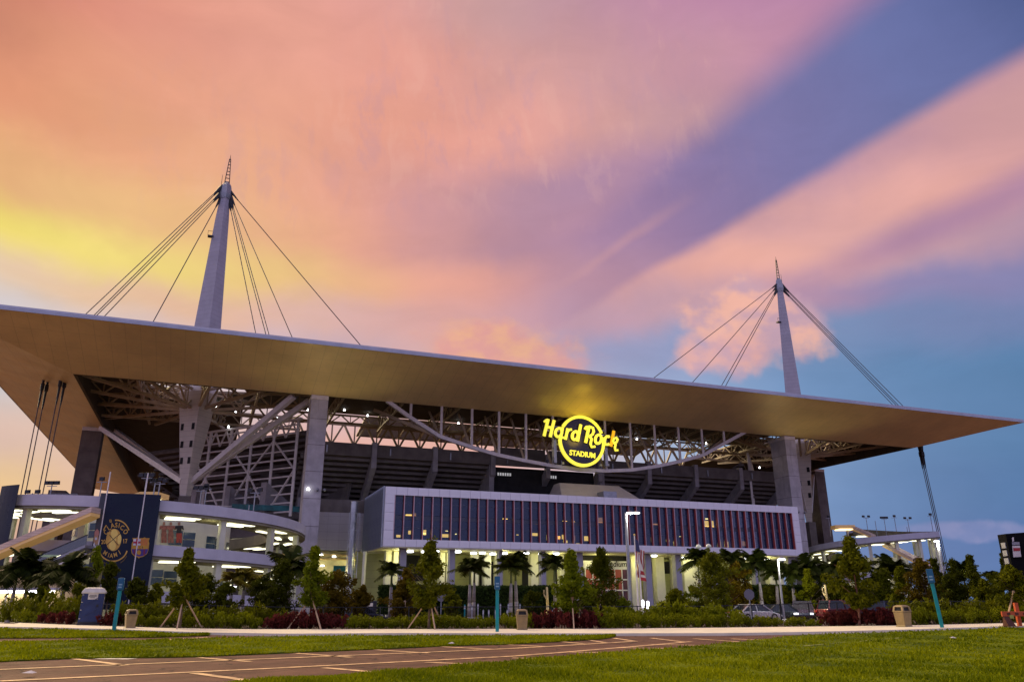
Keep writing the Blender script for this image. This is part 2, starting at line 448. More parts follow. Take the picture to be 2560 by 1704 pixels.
white_lamp = glow('white lamp', (0.96, 0.97, 1.0), 7.0)
warm_lamp = glow('warm lamp', (1.0, 0.72, 0.30), 3.0)

# ================================================================ ground, walk, lawns
def lerp_list(pts, x):
    for (x0, y0), (x1, y1) in zip(pts, pts[1:]):
        if x <= x1: return y0 + (y1 - y0) * (x - x0) / (x1 - x0)
    return pts[-1][1]
def strip(top, bot, x0, x1, nx, ny, h, name, mat, skirt=0.0):
    """ground sheet between two outlines of the plot; rows run from the far outline to the near one"""
    mb = MB(); row = []
    for i in range(nx + 1):
        x = x0 + (x1 - x0) * i / nx
        ya, yb = lerp_list(top, x), lerp_list(bot, x)
        col = []
        for j in range(ny + 1):
            t = (j / ny)
            p = gp(x, ya + (yb - ya) * t)
            col.append((p[0], p[1], G(p[0], p[1]) + (h(p, i, j) if callable(h) else h)))
        if skirt: col.append((col[-1][0], col[-1][1] - 0.004, col[-1][2] - skirt))
        row.append(col)
    k = len(row[0]); vs = [p for c in row for p in c]; fs = []
    for i in range(nx):
        for j in range(k - 1):
            a = i * k + j; fs.append((a, a + 1, a + k + 1, a + k))
    mb.add(vs, fs)
    return tag(mb.make(name, mat, sm=not skirt), kind='structure')

def crackle(m_, scale, w, amt):
    """hairline cracks, oil stains and tyre polish worked into a paving material"""
    t = m_.node_tree; N = NT(t); b = t.nodes['Principled BSDF']; src = b.inputs['Base Color'].links[0].from_socket
    tc = N.n('ShaderNodeTexCoord').outputs['Object']
    wv = N.vm('ADD', tc, N.vm('SCALE', N.noise(tc, 0.8, 3.0, color=True), sc_=1.6))
    vo = N.n('ShaderNodeTexVoronoi', feature='DISTANCE_TO_EDGE'); t.links.new(wv, vo.inputs['Vector']); vo.inputs['Scale'].default_value = scale
    cr = N.m('MULTIPLY', N.m('LESS_THAN', vo.outputs['Distance'], w), amt)
    st = N.rng(N.noise(N.vm('MULTIPLY', tc, (1.0, 1.0, 0.0)), 0.22, 5.0, 0.65), 0.52, 0.68, 0.0, 0.42)
    col = N.mix(N.m('MAXIMUM', cr, st), src, (0.035, 0.026, 0.024, 1))
    lt = N.rng(N.noise(tc, 0.13, 3.0), 0.55, 0.7, 0.0, 0.35)
    t.links.new(N.mix(lt, col, (0.21, 0.120, 0.078, 1)), b.inputs['Base Color'])
    return m_
asphalt = pm('asphalt', (0.165, 0.088, 0.058), 0.8, spec=0.1, var=0.3, scale=0.6, bump=0.5, bscale=60, c2=(0.125, 0.068, 0.047))
plaza_m = pm('plaza paving', (0.16, 0.15, 0.14), 0.8, var=0.2, scale=0.5)
walk_m = pm('walk concrete', (0.84, 0.76, 0.54), 0.8, var=0.10, scale=0.9, bump=0.2, bscale=25, wear=0.1)
soil_m = pm('mulch', (0.060, 0.034, 0.020), 0.95, var=0.5, scale=3, bump=0.8, bscale=20)
turf_m = pm('turf', (0.13, 0.155, 0.002), 0.9, spec=0.05, var=0.45, scale=0.5, bump=0.8, bscale=14, c2=(0.055, 0.085, 0.008))
line_m = pm('road paint', (0.80, 0.52, 0.24), 0.7, var=0.3, scale=2.5, c2=(0.42, 0.26, 0.13), bump=0.2, bscale=30)
crackle(asphalt, 0.28, 0.012, 0.6)
white_line = pm('white road paint', (0.66, 0.6, 0.5), 0.7, var=0.4, scale=3)

xs = np.unique(np.concatenate([np.linspace(-60, 60, 81), np.linspace(-300, 300, 31), np.array([-3500, -1200, -600, 600, 1200, 3500])]))
ys = np.unique(np.concatenate([np.linspace(-20, 90, 67), np.linspace(90, 400, 12), np.array([-300, -80, 700, 1400, 5000])]))
XX, YY = np.meshgrid(xs, ys); gv = [(x, y, G(x, y)) for x, y in zip(XX.ravel(), YY.ravel())]
nxg = len(xs); gf = [(j * nxg + i, j * nxg + i + 1, (j + 1) * nxg + i + 1, (j + 1) * nxg + i) for j in range(len(ys) - 1) for i in range(nxg - 1)]
tag(MB().add(gv, gf).make('ground', asphalt, sm=True), kind='structure')

WALK_B = [(-300, 1549), (0, 1558), (180, 1566), (400, 1574), (600, 1577), (900, 1577), (1500, 1576), (1800, 1573), (2300, 1567.6), (2560, 1561), (2860, 1553)]
WALK_F = [(-300, 1558), (0, 1570.5), (270, 1577), (500, 1585.5), (700, 1589), (1000, 1587.5), (1500, 1588.5), (1800, 1588), (1980, 1585.5), (2250, 1579.5), (2500, 1571), (2860, 1560)]
strip(WALK_B, WALK_F, -300, 2860, 90, 2, 0.13, 'pavement', walk_m, skirt=0.14)
ISL_T = [(-200, 1607), (0, 1605), (435, 1600), (652, 1593), (900, 1590.5), (1538, 1590)]
ISL_B = [(-200, 1664), (0, 1654), (180, 1646), (489, 1642), (740, 1631), (935, 1623), (1103, 1615), (1280, 1610), (1405, 1603), (1508, 1597), (1538, 1590.5)]
UPS_T = [(-200, 1566), (0, 1571), (270, 1577.5), (500, 1586), (522, 1587)]
UPS_B = [(-200, 1596), (0, 1595), (380, 1593), (522, 1588)]
LAW_T = [(480, 1722), (560, 1712), (636, 1704), (978, 1683), (1228, 1660), (1280, 1655), (1535, 1633), (1742, 1617), (1905, 1600), (1981, 1590), (2100, 1586), (2300, 1579), (2500, 1571), (2860, 1560)]
LAW_B = [(480, 1723), (560, 1900), (2860, 1900)]
hump = lambda p, i, j: 0.035 + 0.03 * sin(p[0] * 0.9 + p[1] * 0.4) * sin(p[1] * 0.6)
strip(ISL_T, ISL_B, -200, 1538, 90, 6, 0.05, 'grass_island', turf_m, skirt=0.05)
strip(UPS_T, UPS_B, -200, 522, 30, 3, 0.05, 'grass_verge', turf_m, skirt=0.05)
strip(LAW_T, LAW_B, 480, 2860, 110, 26, 0.05, 'lawn', turf_m)
# planting bed behind the walk
mb = MB(); vs = []; nb = 80
for i in range(nb + 1):
    x = -300 + 3160 * i / nb; p = gp(x, lerp_list(WALK_B, x))
    for yy in (0.0, 1.5, 6.0, 14.0):
        q = (p[0] * (1 + yy / p[1]), p[1] + yy); vs.append((q[0], q[1], G(*q) + 0.10 - 0.004 * yy))
mb.add(vs, [(i * 4 + j, i * 4 + j + 4, i * 4 + j + 5, i * 4 + j + 1) for i in range(nb) for j in range(3)])
tag(mb.make('planting_bed_ground', soil_m, sm=True), kind='structure')

# painted parking lines: each stripe a sheet just above the asphalt
def stripe(a, b, w, mat=line_m, n=10, name='parking_line', lift=0.012):
    pa, pb = gp(*a), gp(*b)
    d = Vector((pb[0] - pa[0], pb[1] - pa[1])); L = d.length; d.normalize(); nrm = Vector((-d.y, d.x)) * w / 2
    vs = []
    for i in range(n + 1):
        c = Vector(pa[:2]) + d * (L * i / n)
        for s_ in (1, -1):
            q = c + nrm * s_; vs.append((q.x, q.y, G(q.x, q.y) + lift))
    mb = MB().add(vs, [(2 * i, 2 * i + 1, 2 * i + 3, 2 * i + 2) for i in range(n)])
    return tag(mb.make(name, mat), kind='structure')
for poly in ([(-160, 1680), (0, 1673), (640, 1647), (1280, 1620), (1590, 1602)], [(-160, 1712), (0, 1702), (640, 1672), (1280, 1639.6), (1500, 1622), (1727, 1603)]):
    for a, b in zip(poly, poly[1:]): stripe(a, b, 0.30)
for a, b in [((185, 1646), (315, 1662.5)), ((495, 1643), (625, 1653)), ((739, 1632), (880, 1642.5)), ((937.5, 1623.4), (1073, 1631.5)), ((1103, 1615.8), (1233, 1622)),
             ((1270, 1611), (1365, 1615)), ((1406, 1603.5), (1460, 1608)), ((1475, 1599.5), (1513, 1605.5)), ((1534, 1594), (1590, 1602.5)), ((1628, 1594), (1707, 1603.5)), ((1735, 1595.6), (1850, 1603.5)), ((1828, 1596), (1900, 1599)),
             ((484, 1682), (640, 1703)), ((810, 1668.5), (978, 1683)), ((1065, 1655), (1228, 1661)), ((1280, 1644), (1400, 1646)), ((1416, 1629), (1560, 1632)), ((1546, 1618.5), (1693, 1620)), ((1630, 1610), (1760, 1612.5)),
             ((391, 1600), (522, 1592)), ((543, 1598), (603, 1591.5)), ((636, 1597), (668, 1593.5)), ((180, 1602), (260, 1599.5)), ((-20, 1603), (60, 1602))]:
    stripe(a, b, 0.26)
stripe((245, 1645.5), (331, 1646.5), 0.5, white_line, name='faded_paint_patch')

chalk_m = pm('worn chalk', (0.36, 0.37, 0.16), 0.9, var=0.5, scale=4, c2=(0.16, 0.19, 0.02))
for a, b in (((2010, 1618), (2062, 1613.4)), ((2074, 1612.2), (2112, 1609)), ((2150, 1606), (2190, 1602.4)), ((2200, 1601.5), (2255, 1597))): stripe(a, b, 0.09, chalk_m, name='lawn_chalk_line', lift=0.075)

# grass blades (stuff)
blade_m = leafmat('grass blade', (0.060, 0.100, 0.001), (0.32, 0.34, 0.003), 0.35, 0.6)
def blades(name, top, bot, x0, x1, n, hgt, label):
    X = RNG.uniform(x0, x1, n); U = RNG.uniform(0, 1, n)
    ya = np.array([lerp_list(top, x) for x in X]); yb = np.minimum(np.array([lerp_list(bot, x) for x in X]), 1745)
    P = np.array([gp(x, a - 1.0 + (b - a + 1.8) * u) for x, a, b, u in zip(X, ya, yb, U)])
    D = np.hypot(P[:, 0], P[:, 1])
    ang = RNG.uniform(0, 2 * pi, n); w = 0.004 + 0.0011 * D; h = hgt * RNG.uniform(0.5, 1.3, n) * (0.75 + 0.5 * np.sin(P[:, 0] * 1.7) * np.sin(P[:, 1] * 1.3))
    ln = RNG.normal(0, 0.45, (n, 2)) * h[:, None]
    z = P[:, 2] + 0.04
    V = np.empty((n, 3, 3))
    V[:, 0] = np.c_[P[:, 0] + np.cos(ang) * w, P[:, 1] + np.sin(ang) * w, z]
    V[:, 1] = np.c_[P[:, 0] - np.cos(ang) * w, P[:, 1] - np.sin(ang) * w, z]
    V[:, 2] = np.c_[P[:, 0] + ln[:, 0], P[:, 1] + ln[:, 1], z + h]
    tint = np.clip(0.45 + 0.22 * np.sin(P[:, 0] * 0.55 + 1.3 * np.sin(P[:, 1] * 0.21)) + 0.22 * np.sin(P[:, 0] * 1.9 + P[:, 1] * 1.1) * np.sin(P[:, 1] * 0.7 - P[:, 0] * 0.3) + RNG.normal(0, 0.24, n), 0, 1)
    o = put(name, npmesh(name, V.reshape(-1, 3), np.arange(3 * n).reshape(-1, 3), blade_m, tint))
    return tag(o, label, 'grass', kind='stuff')
blades('lawn_grass', LAW_T, LAW_B, 480, 2700, 60000, 0.11, 'short green grass of the open lawn in the near right')
blades('island_grass', ISL_T, ISL_B, -100, 1538, 22000, 0.10, 'short green grass on the island between the parking rows')
blades('verge_grass', UPS_T, UPS_B, -100, 522, 6000, 0.10, 'narrow grass verge in front of the pavement')

# ================================================================ stadium canopy
V0, UL, UR, HE, HI, DIN = 136.35, -45.64, 198.2, 47.0, 42.3, 19.0
V1 = V0 + DIN; VB = 356.0
soffit_m = pm('soffit panels', (0.84, 0.66, 0.32), 0.46, metal=0.12, var=0.10, scale=0.12, bump=0.10, bscale=0.5, lines=[(0, 2.4, 0.10), (1, 4.75, 0.08)], rot=-A_ST, lf=0.24, wear=0.12)
fascia_m = pm('eave metal', (0.36, 0.38, 0.44), 0.35, metal=0.4, var=0.1, scale=0.4)
deck_m = pm('roof deck underside', (0.085, 0.065, 0.035), 0.8, var=0.2, scale=0.3, lines=[(0, 1.5, 0.12)], bump=0.2)
truss_m = pm('truss steel', (0.42, 0.33, 0.22), 0.5, var=0.15, scale=0.6)
base = S(76.3, V0, 0)
canopy = thing('stadium_canopy', base, 'vast flat stadium roof with tan sloping soffit held over the stands by two masts', 'roof')
def uv(): return MB(S, base)
O = [(UL, V0), (UR, V0), (UR, VB), (UL, VB)]; I = [(UL + DIN, V1), (UR - DIN, V1), (UR - DIN, VB - DIN), (UL + DIN, VB - DIN)]
for k in range(4):
    o0, o1, i0, i1 = O[k], O[(k + 1) % 4], I[k], I[(k + 1) % 4]
    mb = uv(); n = 40; ring = []
    for i in range(n + 1):
        t = i / n
        a = [o0[j] + (o1[j] - o0[j]) * t for j in (0, 1)]; b = [i0[j] + (i1[j] - i0[j]) * t for j in (0, 1)]
        nn = Vector((b[0] - a[0], b[1] - a[1])); 
        col = []
        for w, dz_ in ((0.0, 0.0), (0.25, 0.015), (0.5, 0.02), (0.75, 0.015), (0.93, 0.0), (1.0, 0.02)):
            col.append((a[0] + (b[0] - a[0]) * w, a[1] + (b[1] - a[1]) * w, HE - 0.35 + (HI - HE) * (w if w < 1 else 0.985) - dz_))
        ring += col
    mb.add(ring, [(i * 6 + j, i * 6 + j + 1, i * 6 + j + 7, i * 6 + j + 6) for i in range(n) for j in range(5)])
    mb.make('soffit', soffit_m, canopy, sm=True)
    e = uv(); ov = 0.25
    oo = [(UL - ov, V0 - ov), (UR + ov, V0 - ov), (UR + ov, VB + ov), (UL - ov, VB + ov)]
    q0, q1 = oo[k], oo[(k + 1) % 4]
    e.hexa([(q0[0], q0[1], HE - 0.40), (q1[0], q1[1], HE - 0.40), (o1[0], o1[1], HE - 0.36), (o0[0], o0[1], HE - 0.36), (q0[0], q0[1], HE + 0.12), (q1[0], q1[1], HE + 0.12), (o1[0], o1[1], HE + 0.5), (o0[0], o0[1], HE + 0.5)])
    e.make('eave_fascia', fascia_m, canopy)
    lip = uv()
    lip.hexa([(i0[0], i0[1], HI - 0.33), (i1[0], i1[1], HI - 0.33), (i1[0] + (0.5 if k in (3,) else -0.5 if k == 1 else 0), i1[1] + (0.5 if k == 0 else -0.5 if k == 2 else 0), HI - 0.33), (i0[0] + (0.5 if k == 3 else -0.5 if k == 1 else 0), i0[1] + (0.5 if k == 0 else -0.5 if k == 2 else 0), HI - 0.33),
              (i0[0], i0[1], HE), (i1[0], i1[1], HE), (i1[0], i1[1] + 0.1, HE), (i0[0], i0[1] + 0.1, HE)])
    lip.make('inner_fascia', deck_m, canopy)
# roof deck in strips, leaving the field opening and the openings around the masts
MU = (-5.4, 156.6); MV = 174.0
us = [UL, -15.5, 4.5, 34, 118.6, 147, 167.5, UR]; vsx = [V0, 168.5, 181.0, 191, 300, VB]
dk = uv()
def hole(i, j):
    if j == 1 and i in (1, 5): return True
    if j == 3 and i in (2, 3, 4): return True
    return False
for i in range(len(us) - 1):
    for j in range(len(vsx) - 1):
        if not hole(i, j): dk.box(us[i], us[i + 1], vsx[j], vsx[j + 1], HE + 0.15, HE + 0.5)
dk.make('roof_deck', deck_m, canopy)
# skylights along the edge of the field opening
sky_pane = glassmat('polycarbonate', (0.9, 0.85, 0.85), 0.75, 0.3, 0.05)
pane_me = MB().box(-2.5, 2.5, -2.9, 2.9, -0.05, 0.05).mesh('skylight_pane', sky_pane)
fr_me = MB().box(-2.8, -2.5, -3.2, 3.2, -0.15, 0.15).box(2.5, 2.8, -3.2, 3.2, -0.15, 0.15).box(-2.5, 2.5, -3.2, -2.9, -0.15, 0.15).box(-2.5, 2.5, 2.9, 3.2, -0.15, 0.15).mesh('skylight_frame', truss_m)
for i in range(15):
    for j in range(2):
        p = S(34 + 2.8 + i * 5.72, 194.4 + j * 6.5, HE - 0.8 - j * 1.2)
        o = put('skylight_pane', pane_me, canopy, (p[0] - base[0], p[1] - base[1], p[2]), A_ST); o.rotation_euler = (radians(-10), 0, A_ST)
        put('skylight_frame', fr_me, o)
# planar trusses under the deck
def truss(pa, pb, da, db, n, w=0.55, name='roof_truss', inv=False):
    """chords pa-pb with bottom chord hung da..db below; web of diagonals"""
    ch = uv(); A_, B_ = Vector(pa), Vector(pb)
    a2, b2 = A_ - Vector((0, 0, da)), B_ - Vector((0, 0, db))
    a, b = S(*A_), S(*B_); c, d = S(*a2), S(*b2)
    ch.T = None
    ch.bar(a, b, w); ch.bar(c, d, w * 1.15)
    o = ch.make(name, truss_m, canopy)
    wb = MB(None, base)
    for i in range(n):
        t0, t1 = i / n, (i + 1) / n; tm = (t0 + t1) / 2
        top0, top1 = A_.lerp(B_, t0), A_.lerp(B_, t1); bm = a2.lerp(b2, tm); tm_ = A_.lerp(B_, tm)
        wb.bar(S(*top0), S(*bm), w * 0.62); wb.bar(S(*bm), S(*top1), w * 0.62)
        wb.bar(S(*tm_), S(*bm), w * 0.4)
    wb.make('truss_web', truss_m, o)
    return o
HT = HE - 0.4
truss((18, 197.5, HT - 0.6), (134.6, 197.5, HT - 0.6), 5.6, 5.6, 20, 0.8, 'ring_truss')
truss((18, 190.5, HT), (134.6, 190.5, HT), 2.0, 2.0, 24, 0.45, 'ring_truss')
for k in range(9):                                       # rafters between the ring trusses
    u = 24 + k * 13.1
    truss((u, 157, HT - 0.3), (u, 190, HT), 2.2, 3.5, 6, 0.4)
for mi, mu in enumerate(MU):
    sg = 1 if mi == 0 else -1; edge_u = (UL + DIN) if mi == 0 else (UR - DIN)
    for (tu, tv, n) in ((edge_u, 203, 5), (edge_u, 188, 4), (edge_u, 176, 4), (edge_u, 163, 4), (mu - sg * 12, V1 + 0.6, 3), (mu + sg * 3, V1 + 0.6, 3), (mu + sg * 16, V1 + 0.6, 4), (mu + sg * 24, 172, 4), (mu + sg * 24, 190, 4), (mu + sg * 6, 205, 4), (mu - sg * 10, 206, 4)):
        truss((mu, MV, 45.3), (tu, tv, HT - 0.3), 4.2, 2.2, n, 0.5)
    truss((edge_u, 196, HT - 0.3), (mu + sg * 24, 196, HT - 0.3), 3.0, 3.0, 8, 0.45)
    truss((edge_u + sg * 10, V1, HT), (edge_u + sg * 10, 205, HT), 2.6, 2.6, 8, 0.4)
    truss((mu + sg * 12, V1, HT), (mu + sg * 12, 205, HT), 2.6, 2.6, 8, 0.4)
    for r_ in (9.0, 14.0):                               # ring of steel round the mast opening
        pts = [S(mu + r_ * cos(t * pi / 4), MV + r_ * sin(t * pi / 4), HE - 1.0 - (14 - r_) * 0.2) for t in range(9)]
        mb = MB(None, base)
        for a, b in zip(pts, pts[1:]): mb.bar(a, b, 0.4)
        mb.make('ring_beam', truss_m, canopy)
# hanging arch truss carrying the sign
ARC = [(31.4, 42.6), (36.9, 39.2), (43.7, 35.45), (50.6, 33.7), (56.9, 32.3), (63.3, 31.45), (69.9, 30.7), (76.6, 30.25), (83.2, 30.3), (89.9, 30.9), (96.5, 32.1), (103.2, 33.7), (109.9, 35.6), (116.4, 38.9), (124.4, 42.9)]
steel_l = pm('pale steel', (0.60, 0.56, 0.55), 0.45, var=0.12, scale=0.7, wear=0.2)
for (a, b) in zip(ARC, ARC[1:]):
    MB(None, base).bar(S(a[0], 155.6, a[1]), S(b[0], 155.6, b[1]), 0.75, 0.75).make('arch_chord', steel_l, canopy)
for e0, e1 in ((ARC[0], ARC[2]), (ARC[-1], ARC[-3])):
    MB(None, base).bar(S(e0[0], 166.0, e0[1]), S(e1[0], 155.9, e1[1]), 0.7).make('arch_brace', truss_m, canopy)
for i, a in enumerate(ARC[1:-1]):
    MB(None, base).tube(S(a[0] + 0.3, 155.6, a[1]), S(a[0] + 0.3, 155.5, 42.2), 0.30, n=8).make('hanger', steel_l, canopy)
    if 0 < i < 12: MB(None, base).tube(S(a[0], 155.9, a[1] + 0.3), S(a[0] - 0.6, 162.5, 42.4), 0.28, n=6).make('back_strut', truss_m, canopy)

# ================================================================ piers
pier_m = pm('pier concrete', (0.46, 0.44, 0.46), 0.85, var=0.22, scale=0.3, bump=0.3, bscale=3, wear=0.55)
def pier(u, v, w, dp, label, ztop):
    b0 = S(u, v, 0); t = thing('concrete_pier', b0, label, 'pier', rz=A_ST)
    z = 0.0; k = 0
    while z < ztop - 1.2:
        h = min(5.3, ztop - 1.2 - z)
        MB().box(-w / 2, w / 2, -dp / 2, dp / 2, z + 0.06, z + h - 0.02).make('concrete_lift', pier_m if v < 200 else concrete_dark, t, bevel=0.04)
        MB().box(-w / 2 + 0.05, w / 2 - 0.05, -dp / 2 + 0.05, dp / 2 - 0.05, z - 0.02, z + 0.06).make('lift_joint', concrete_dark, t)
        z += h; k += 1
    MB().box(-w / 2 - 0.02, w / 2 + 0.02, -dp / 2 - 0.02, dp / 2 + 0.02, ztop - 1.18, ztop - 0.3).make('steel_cap', white_steel, t)
    return t
PC2 = pier(18.1, 157.2, 3.4, 4.4, 'tall grey concrete pier beside the ribbed end of the glass block', HI)
PC3 = pier(136.1, 157.2, 3.3, 5.6, 'tall grey concrete pier rising at the far end of the red-finned glass block', HI)
PC1 = pier(-29.0, 208.0, 4.4, 4.0, 'dark concrete pier under the roof corner behind the navy banner', HI + 0.4)
PC4 = pier(190.5, 206.0, 4.0, 4.6, 'far concrete pier under the roof behind the second mast', HI + 2.4)
for (t, xs_, y_) in ((PC2, (-0.9, 0.9, 2.2), -2.6), (PC3, (-1.8, -0.4, 1.6), -3.2)):
    for x in xs_:
        o = MB().lathe([(0.05, -0.3), (0.28, -0.2), (0.30, 0.0), (0.18, 0.12), (0.06, 0.25)], 10, (x, y_, 23.0)).make('floodlight', white_lamp if x == xs_[0] else grey_metal, t, sm=True)
        MB().box(x - 0.06, x + 0.06, y_, y_ + 0.6, 22.6, 22.75).make('lamp_bracket', dark_metal, t)
    lamp('floodlight_glow', (0, y_ - 3.5, 24.0), 1900, (1.0, 0.82, 0.38), t, 0.5, spot=110, aim=(0, -0.6, 1))

# ================================================================ masts with spire and cables
mast_m = pm('mast cladding', (0.40, 0.385, 0.45), 0.5, var=0.08, scale=0.4, lines=[(2, 1.1, 0.07)], bump=0.25)
leg_m = pm('mast leg cladding', (0.62, 0.57, 0.50), 0.55, var=0.08, scale=0.4, lines=[(2, 1.1, 0.07)], bump=0.25)
def diamond(c, r, z, k=1.0):
    return [(c[0] - r, c[1] - 0.0 * k, z), (c[0] + 0.15 * r, c[1] - r * k, z), (c[0] + r, c[1], z), (c[0], c[1] + r * k, z)]
def mast(mu, side, label, glab):
    b0 = S(mu, MV, 0); t = thing('stadium_mast', b0, label, 'mast', glab, rz=A_ST)
    z0 = 22.9
    MB().loft([diamond((0, 0), r, z) for r, z in ((1.05, z0), (3.85, 44.8))]).make('tapered_leg', leg_m, t)
    MB().loft([diamond((0, 0), r, z) for r, z in ((3.9, 44.8), (3.3, 48.6))]).make('collar', white_steel, t)
    MB().loft([diamond((0, 0), r, z) for r, z in ((3.25, 48.6), (2.85, 58.5), (1.5, 87.0), (1.12, 92.5))]).make('shaft', mast_m, t)
    MB().loft([diamond((0, 0), r, z) for r, z in ((1.25, 92.5), (1.5, 93.6), (1.05, 96.2), (0.55, 97.0))]).make('cable_head', grey_metal, t)
    # ladder-like spire
    sp_ = MB()
    for x in (-1, 1): sp_.bar((x * 0.55, 0, 96.5), (x * 0.14, 0, 103.4), 0.18)
    for k in range(7):
        z = 97.2 + k * 0.93; r = 0.55 - (z - 96.5) / 6.9 * 0.41
        sp_.bar((-r, 0, z), (r, 0, z), 0.14)
    sp_.tube((0, 0, 103.2), (0, 0, 104.6), 0.12, 0.03, 6)
    sp_.make('spire', dark_metal, t)
    MB().tube((-1.2 * side, 0, 96.0), (-1.2 * side, 0, 98.8), 0.07, 0.04, 6).make('antenna', dark_metal, t)
    MB().box(-2.6, -1.4, -0.5, 0.5, 82.2, 82.5).bar((-2.6, -0.5, 83.5), (-1.6, -0.5, 83.5), 0.07).bar((-2.6, -0.5, 82.4), (-2.6, -0.5, 83.6), 0.07).make('service_platform', dark_metal, t)
    for z, wv in ((37.5, 0.60), (33.8, 0.52), (30.4, 0.44)):   # small openings in the leg
        for s_, q in ((0.18, 'a'), (0.82, 'b')):
            r = 1.05 + (z - z0) / 21.9 * 2.8
            a = Vector((-r, 0, z)).lerp(Vector((0.15 * r, -r, z)), s_); d_ = Vector((1.15 * r, -r, 0)).normalized(); nrm = Vector((-r, -1.15 * r, 0)).normalized() * 0.04
            p0, p1 = a - d_ * 0.38 + nrm, a + d_ * 0.38 + nrm
            MB().add([(p0.x, p0.y, z - 0.9), (p1.x, p1.y, z - 0.9), (p1.x, p1.y, z + 0.9), (p0.x, p0.y, z + 0.9), (p0.x - nrm.x * 4, p0.y - nrm.y * 4, z - 0.9), (p1.x - nrm.x * 4, p1.y - nrm.y * 4, z - 0.9)], [(0, 1, 2, 3), (0, 4, 5, 1)]).make('leg_opening', black_void, t)
    return t
def loc_in(t, p):                      # world point -> frame of a rotated root
    x, y = p[0] - t.location.x, p[1] - t.location.y
    return (x * CA + y * SA, -x * SA + y * CA, p[2])
M1 = mast(MU[0], 1, 'nearer lavender stadium mast with ladder spire and fanned cables', 'roof masts')
M2 = mast(MU[1], -1, 'farther slimmer-looking stadium mast with fanned cables at the far roof corner', 'roof masts')
def cables(t, mu, ends, zs, sides):
    for (px, py), z, sd in zip(ends, zs, sides):
        # anchor behind the eave: carry on along the seen line to the roof plane
        tp = (mu + sd * 1.4, MV, z - 4.0); tw = S(*tp)
        r = ray(px, py); k = (HE + 0.6 - EYE) / r[2]
        seen = Vector((r[0] * k, r[1] * k, HE + 0.6))
        c0 = Vector(tw)
        # point on the roof reached by the straight line whose picture passes the eave at that place
        vtx = Vector((0, 0, EYE)); n_ = (seen - vtx).cross(c0 - vtx)
        best = None
        for tv in (158.0, 162.0, 166.0, 170.0, 176.0):
            # intersection of that picture plane with the roof line v = tv
            a = Vector(S(0, tv, HE + 0.5)); d_ = Vector((CA, SA, 0))
            q = a + d_ * (-(a - vtx).dot(n_) / d_.dot(n_))
            best = q
            if abs(loc_in(t, q)[0]) > 6: break
        a, b = loc_in(t, tw), loc_in(t, best)
        MB().tube(a, b, 0.10, 0.10, 5).make('stay_cable', cable_m, t)
        d_ = (Vector(b) - Vector(a)).normalized(); a_ = Vector(a)
        MB().tube(tuple(a_ - d_ * 0.9), tuple(a_ + d_ * 2.6), 0.42, 0.14, 6).make('cable_socket', dark_metal, t)
cables(M1, MU[0], [(208, 791), (230, 793), (236, 794), (255, 797), (379, 811), (640, 838), (666, 841), (674, 842), (733, 849), (905, 867)],
       [99.2, 98.8, 97.6, 97.0, 96.0, 95.6, 96.2, 96.6, 97.2, 98.4], [-1, -1, -1, -1, -0.8, 0.8, 0.9, 1, 1, 1])
cables(M2, MU[1], [(2233, 1013), (2243, 1015), (2249, 1016), (2261, 1018), (1635, 944), (1730, 957), (1803, 965), (1813, 966)],
       [97.2, 97.6, 98.6, 99.0, 98.6, 97.8, 97.0, 96.4], [1, 1, 1, 1, -1, -1, -1, -1])
# diagonal struts from the mast foot to the pier heads
for t, mu, sg, far in ((M1, MU[0], 1, (-27.0, 204.0)), (M2, MU[1], -1, (187.6, 204.0))):
    for (tu, tv, du) in ((far[0], far[1], -1), (far[0] + sg * 3, far[1] + 3, -1), (mu + sg * 18.5, 157.4, 1), (mu + sg * 22, 160.2, 1)):
        MB().bar(loc_in(t, S(mu + sg * du * 0.9, MV, 26.0)), loc_in(t, S(tu, tv, 42.0)), 1.05, 1.05).make('diagonal_strut', white_steel, t)
    MB().box(-1.15, 1.15, -1.15, 1.15, 0, 22.9).make('foot_pier', concrete_dark, t)
# tie-down cables at the roof corners
def tiedown(pts, label, gnd, zt):
    c = [sum(p[i] for p in pts) / len(pts) for i in (0, 1)]
    b0 = S(c[0], c[1], 0); t = thing('tie_down_cables', b0, label, 'cables', rz=A_ST)
    for (u, v) in pts:
        x, y = u - c[0], v - c[1]
        MB().tube((x, y, zt - 5), (x * 0.9 + gnd[0], y * 0.9 + gnd[1], 0), 0.10, n=5).make('cable', cable_m, t)
        MB().lathe([(0.12, -6.5), (0.2, -5), (0.24, -3.0), (0.36, -2.8), (0.36, -1.6), (0.2, -1.4), (0.38, 0.4), (0.25, 1.2)], 8, (x, y, zt)).make('socket', dark_metal, t)
    return t
tiedown([(-33.85, 168.95), (-33.25, 169.75), (-30.1, 164.6), (-29.5, 165.4)], 'four dark tie-down cables dropping from the roof corner past the ramp', (0, 0), 44.6)
tiedown([(195.6, 166.9), (196.2, 166.9), (195.6, 167.5), (196.2, 167.5)], 'bundle of thin tie-down cables under the pointed roof tip', (2.5, 0), 45.6)

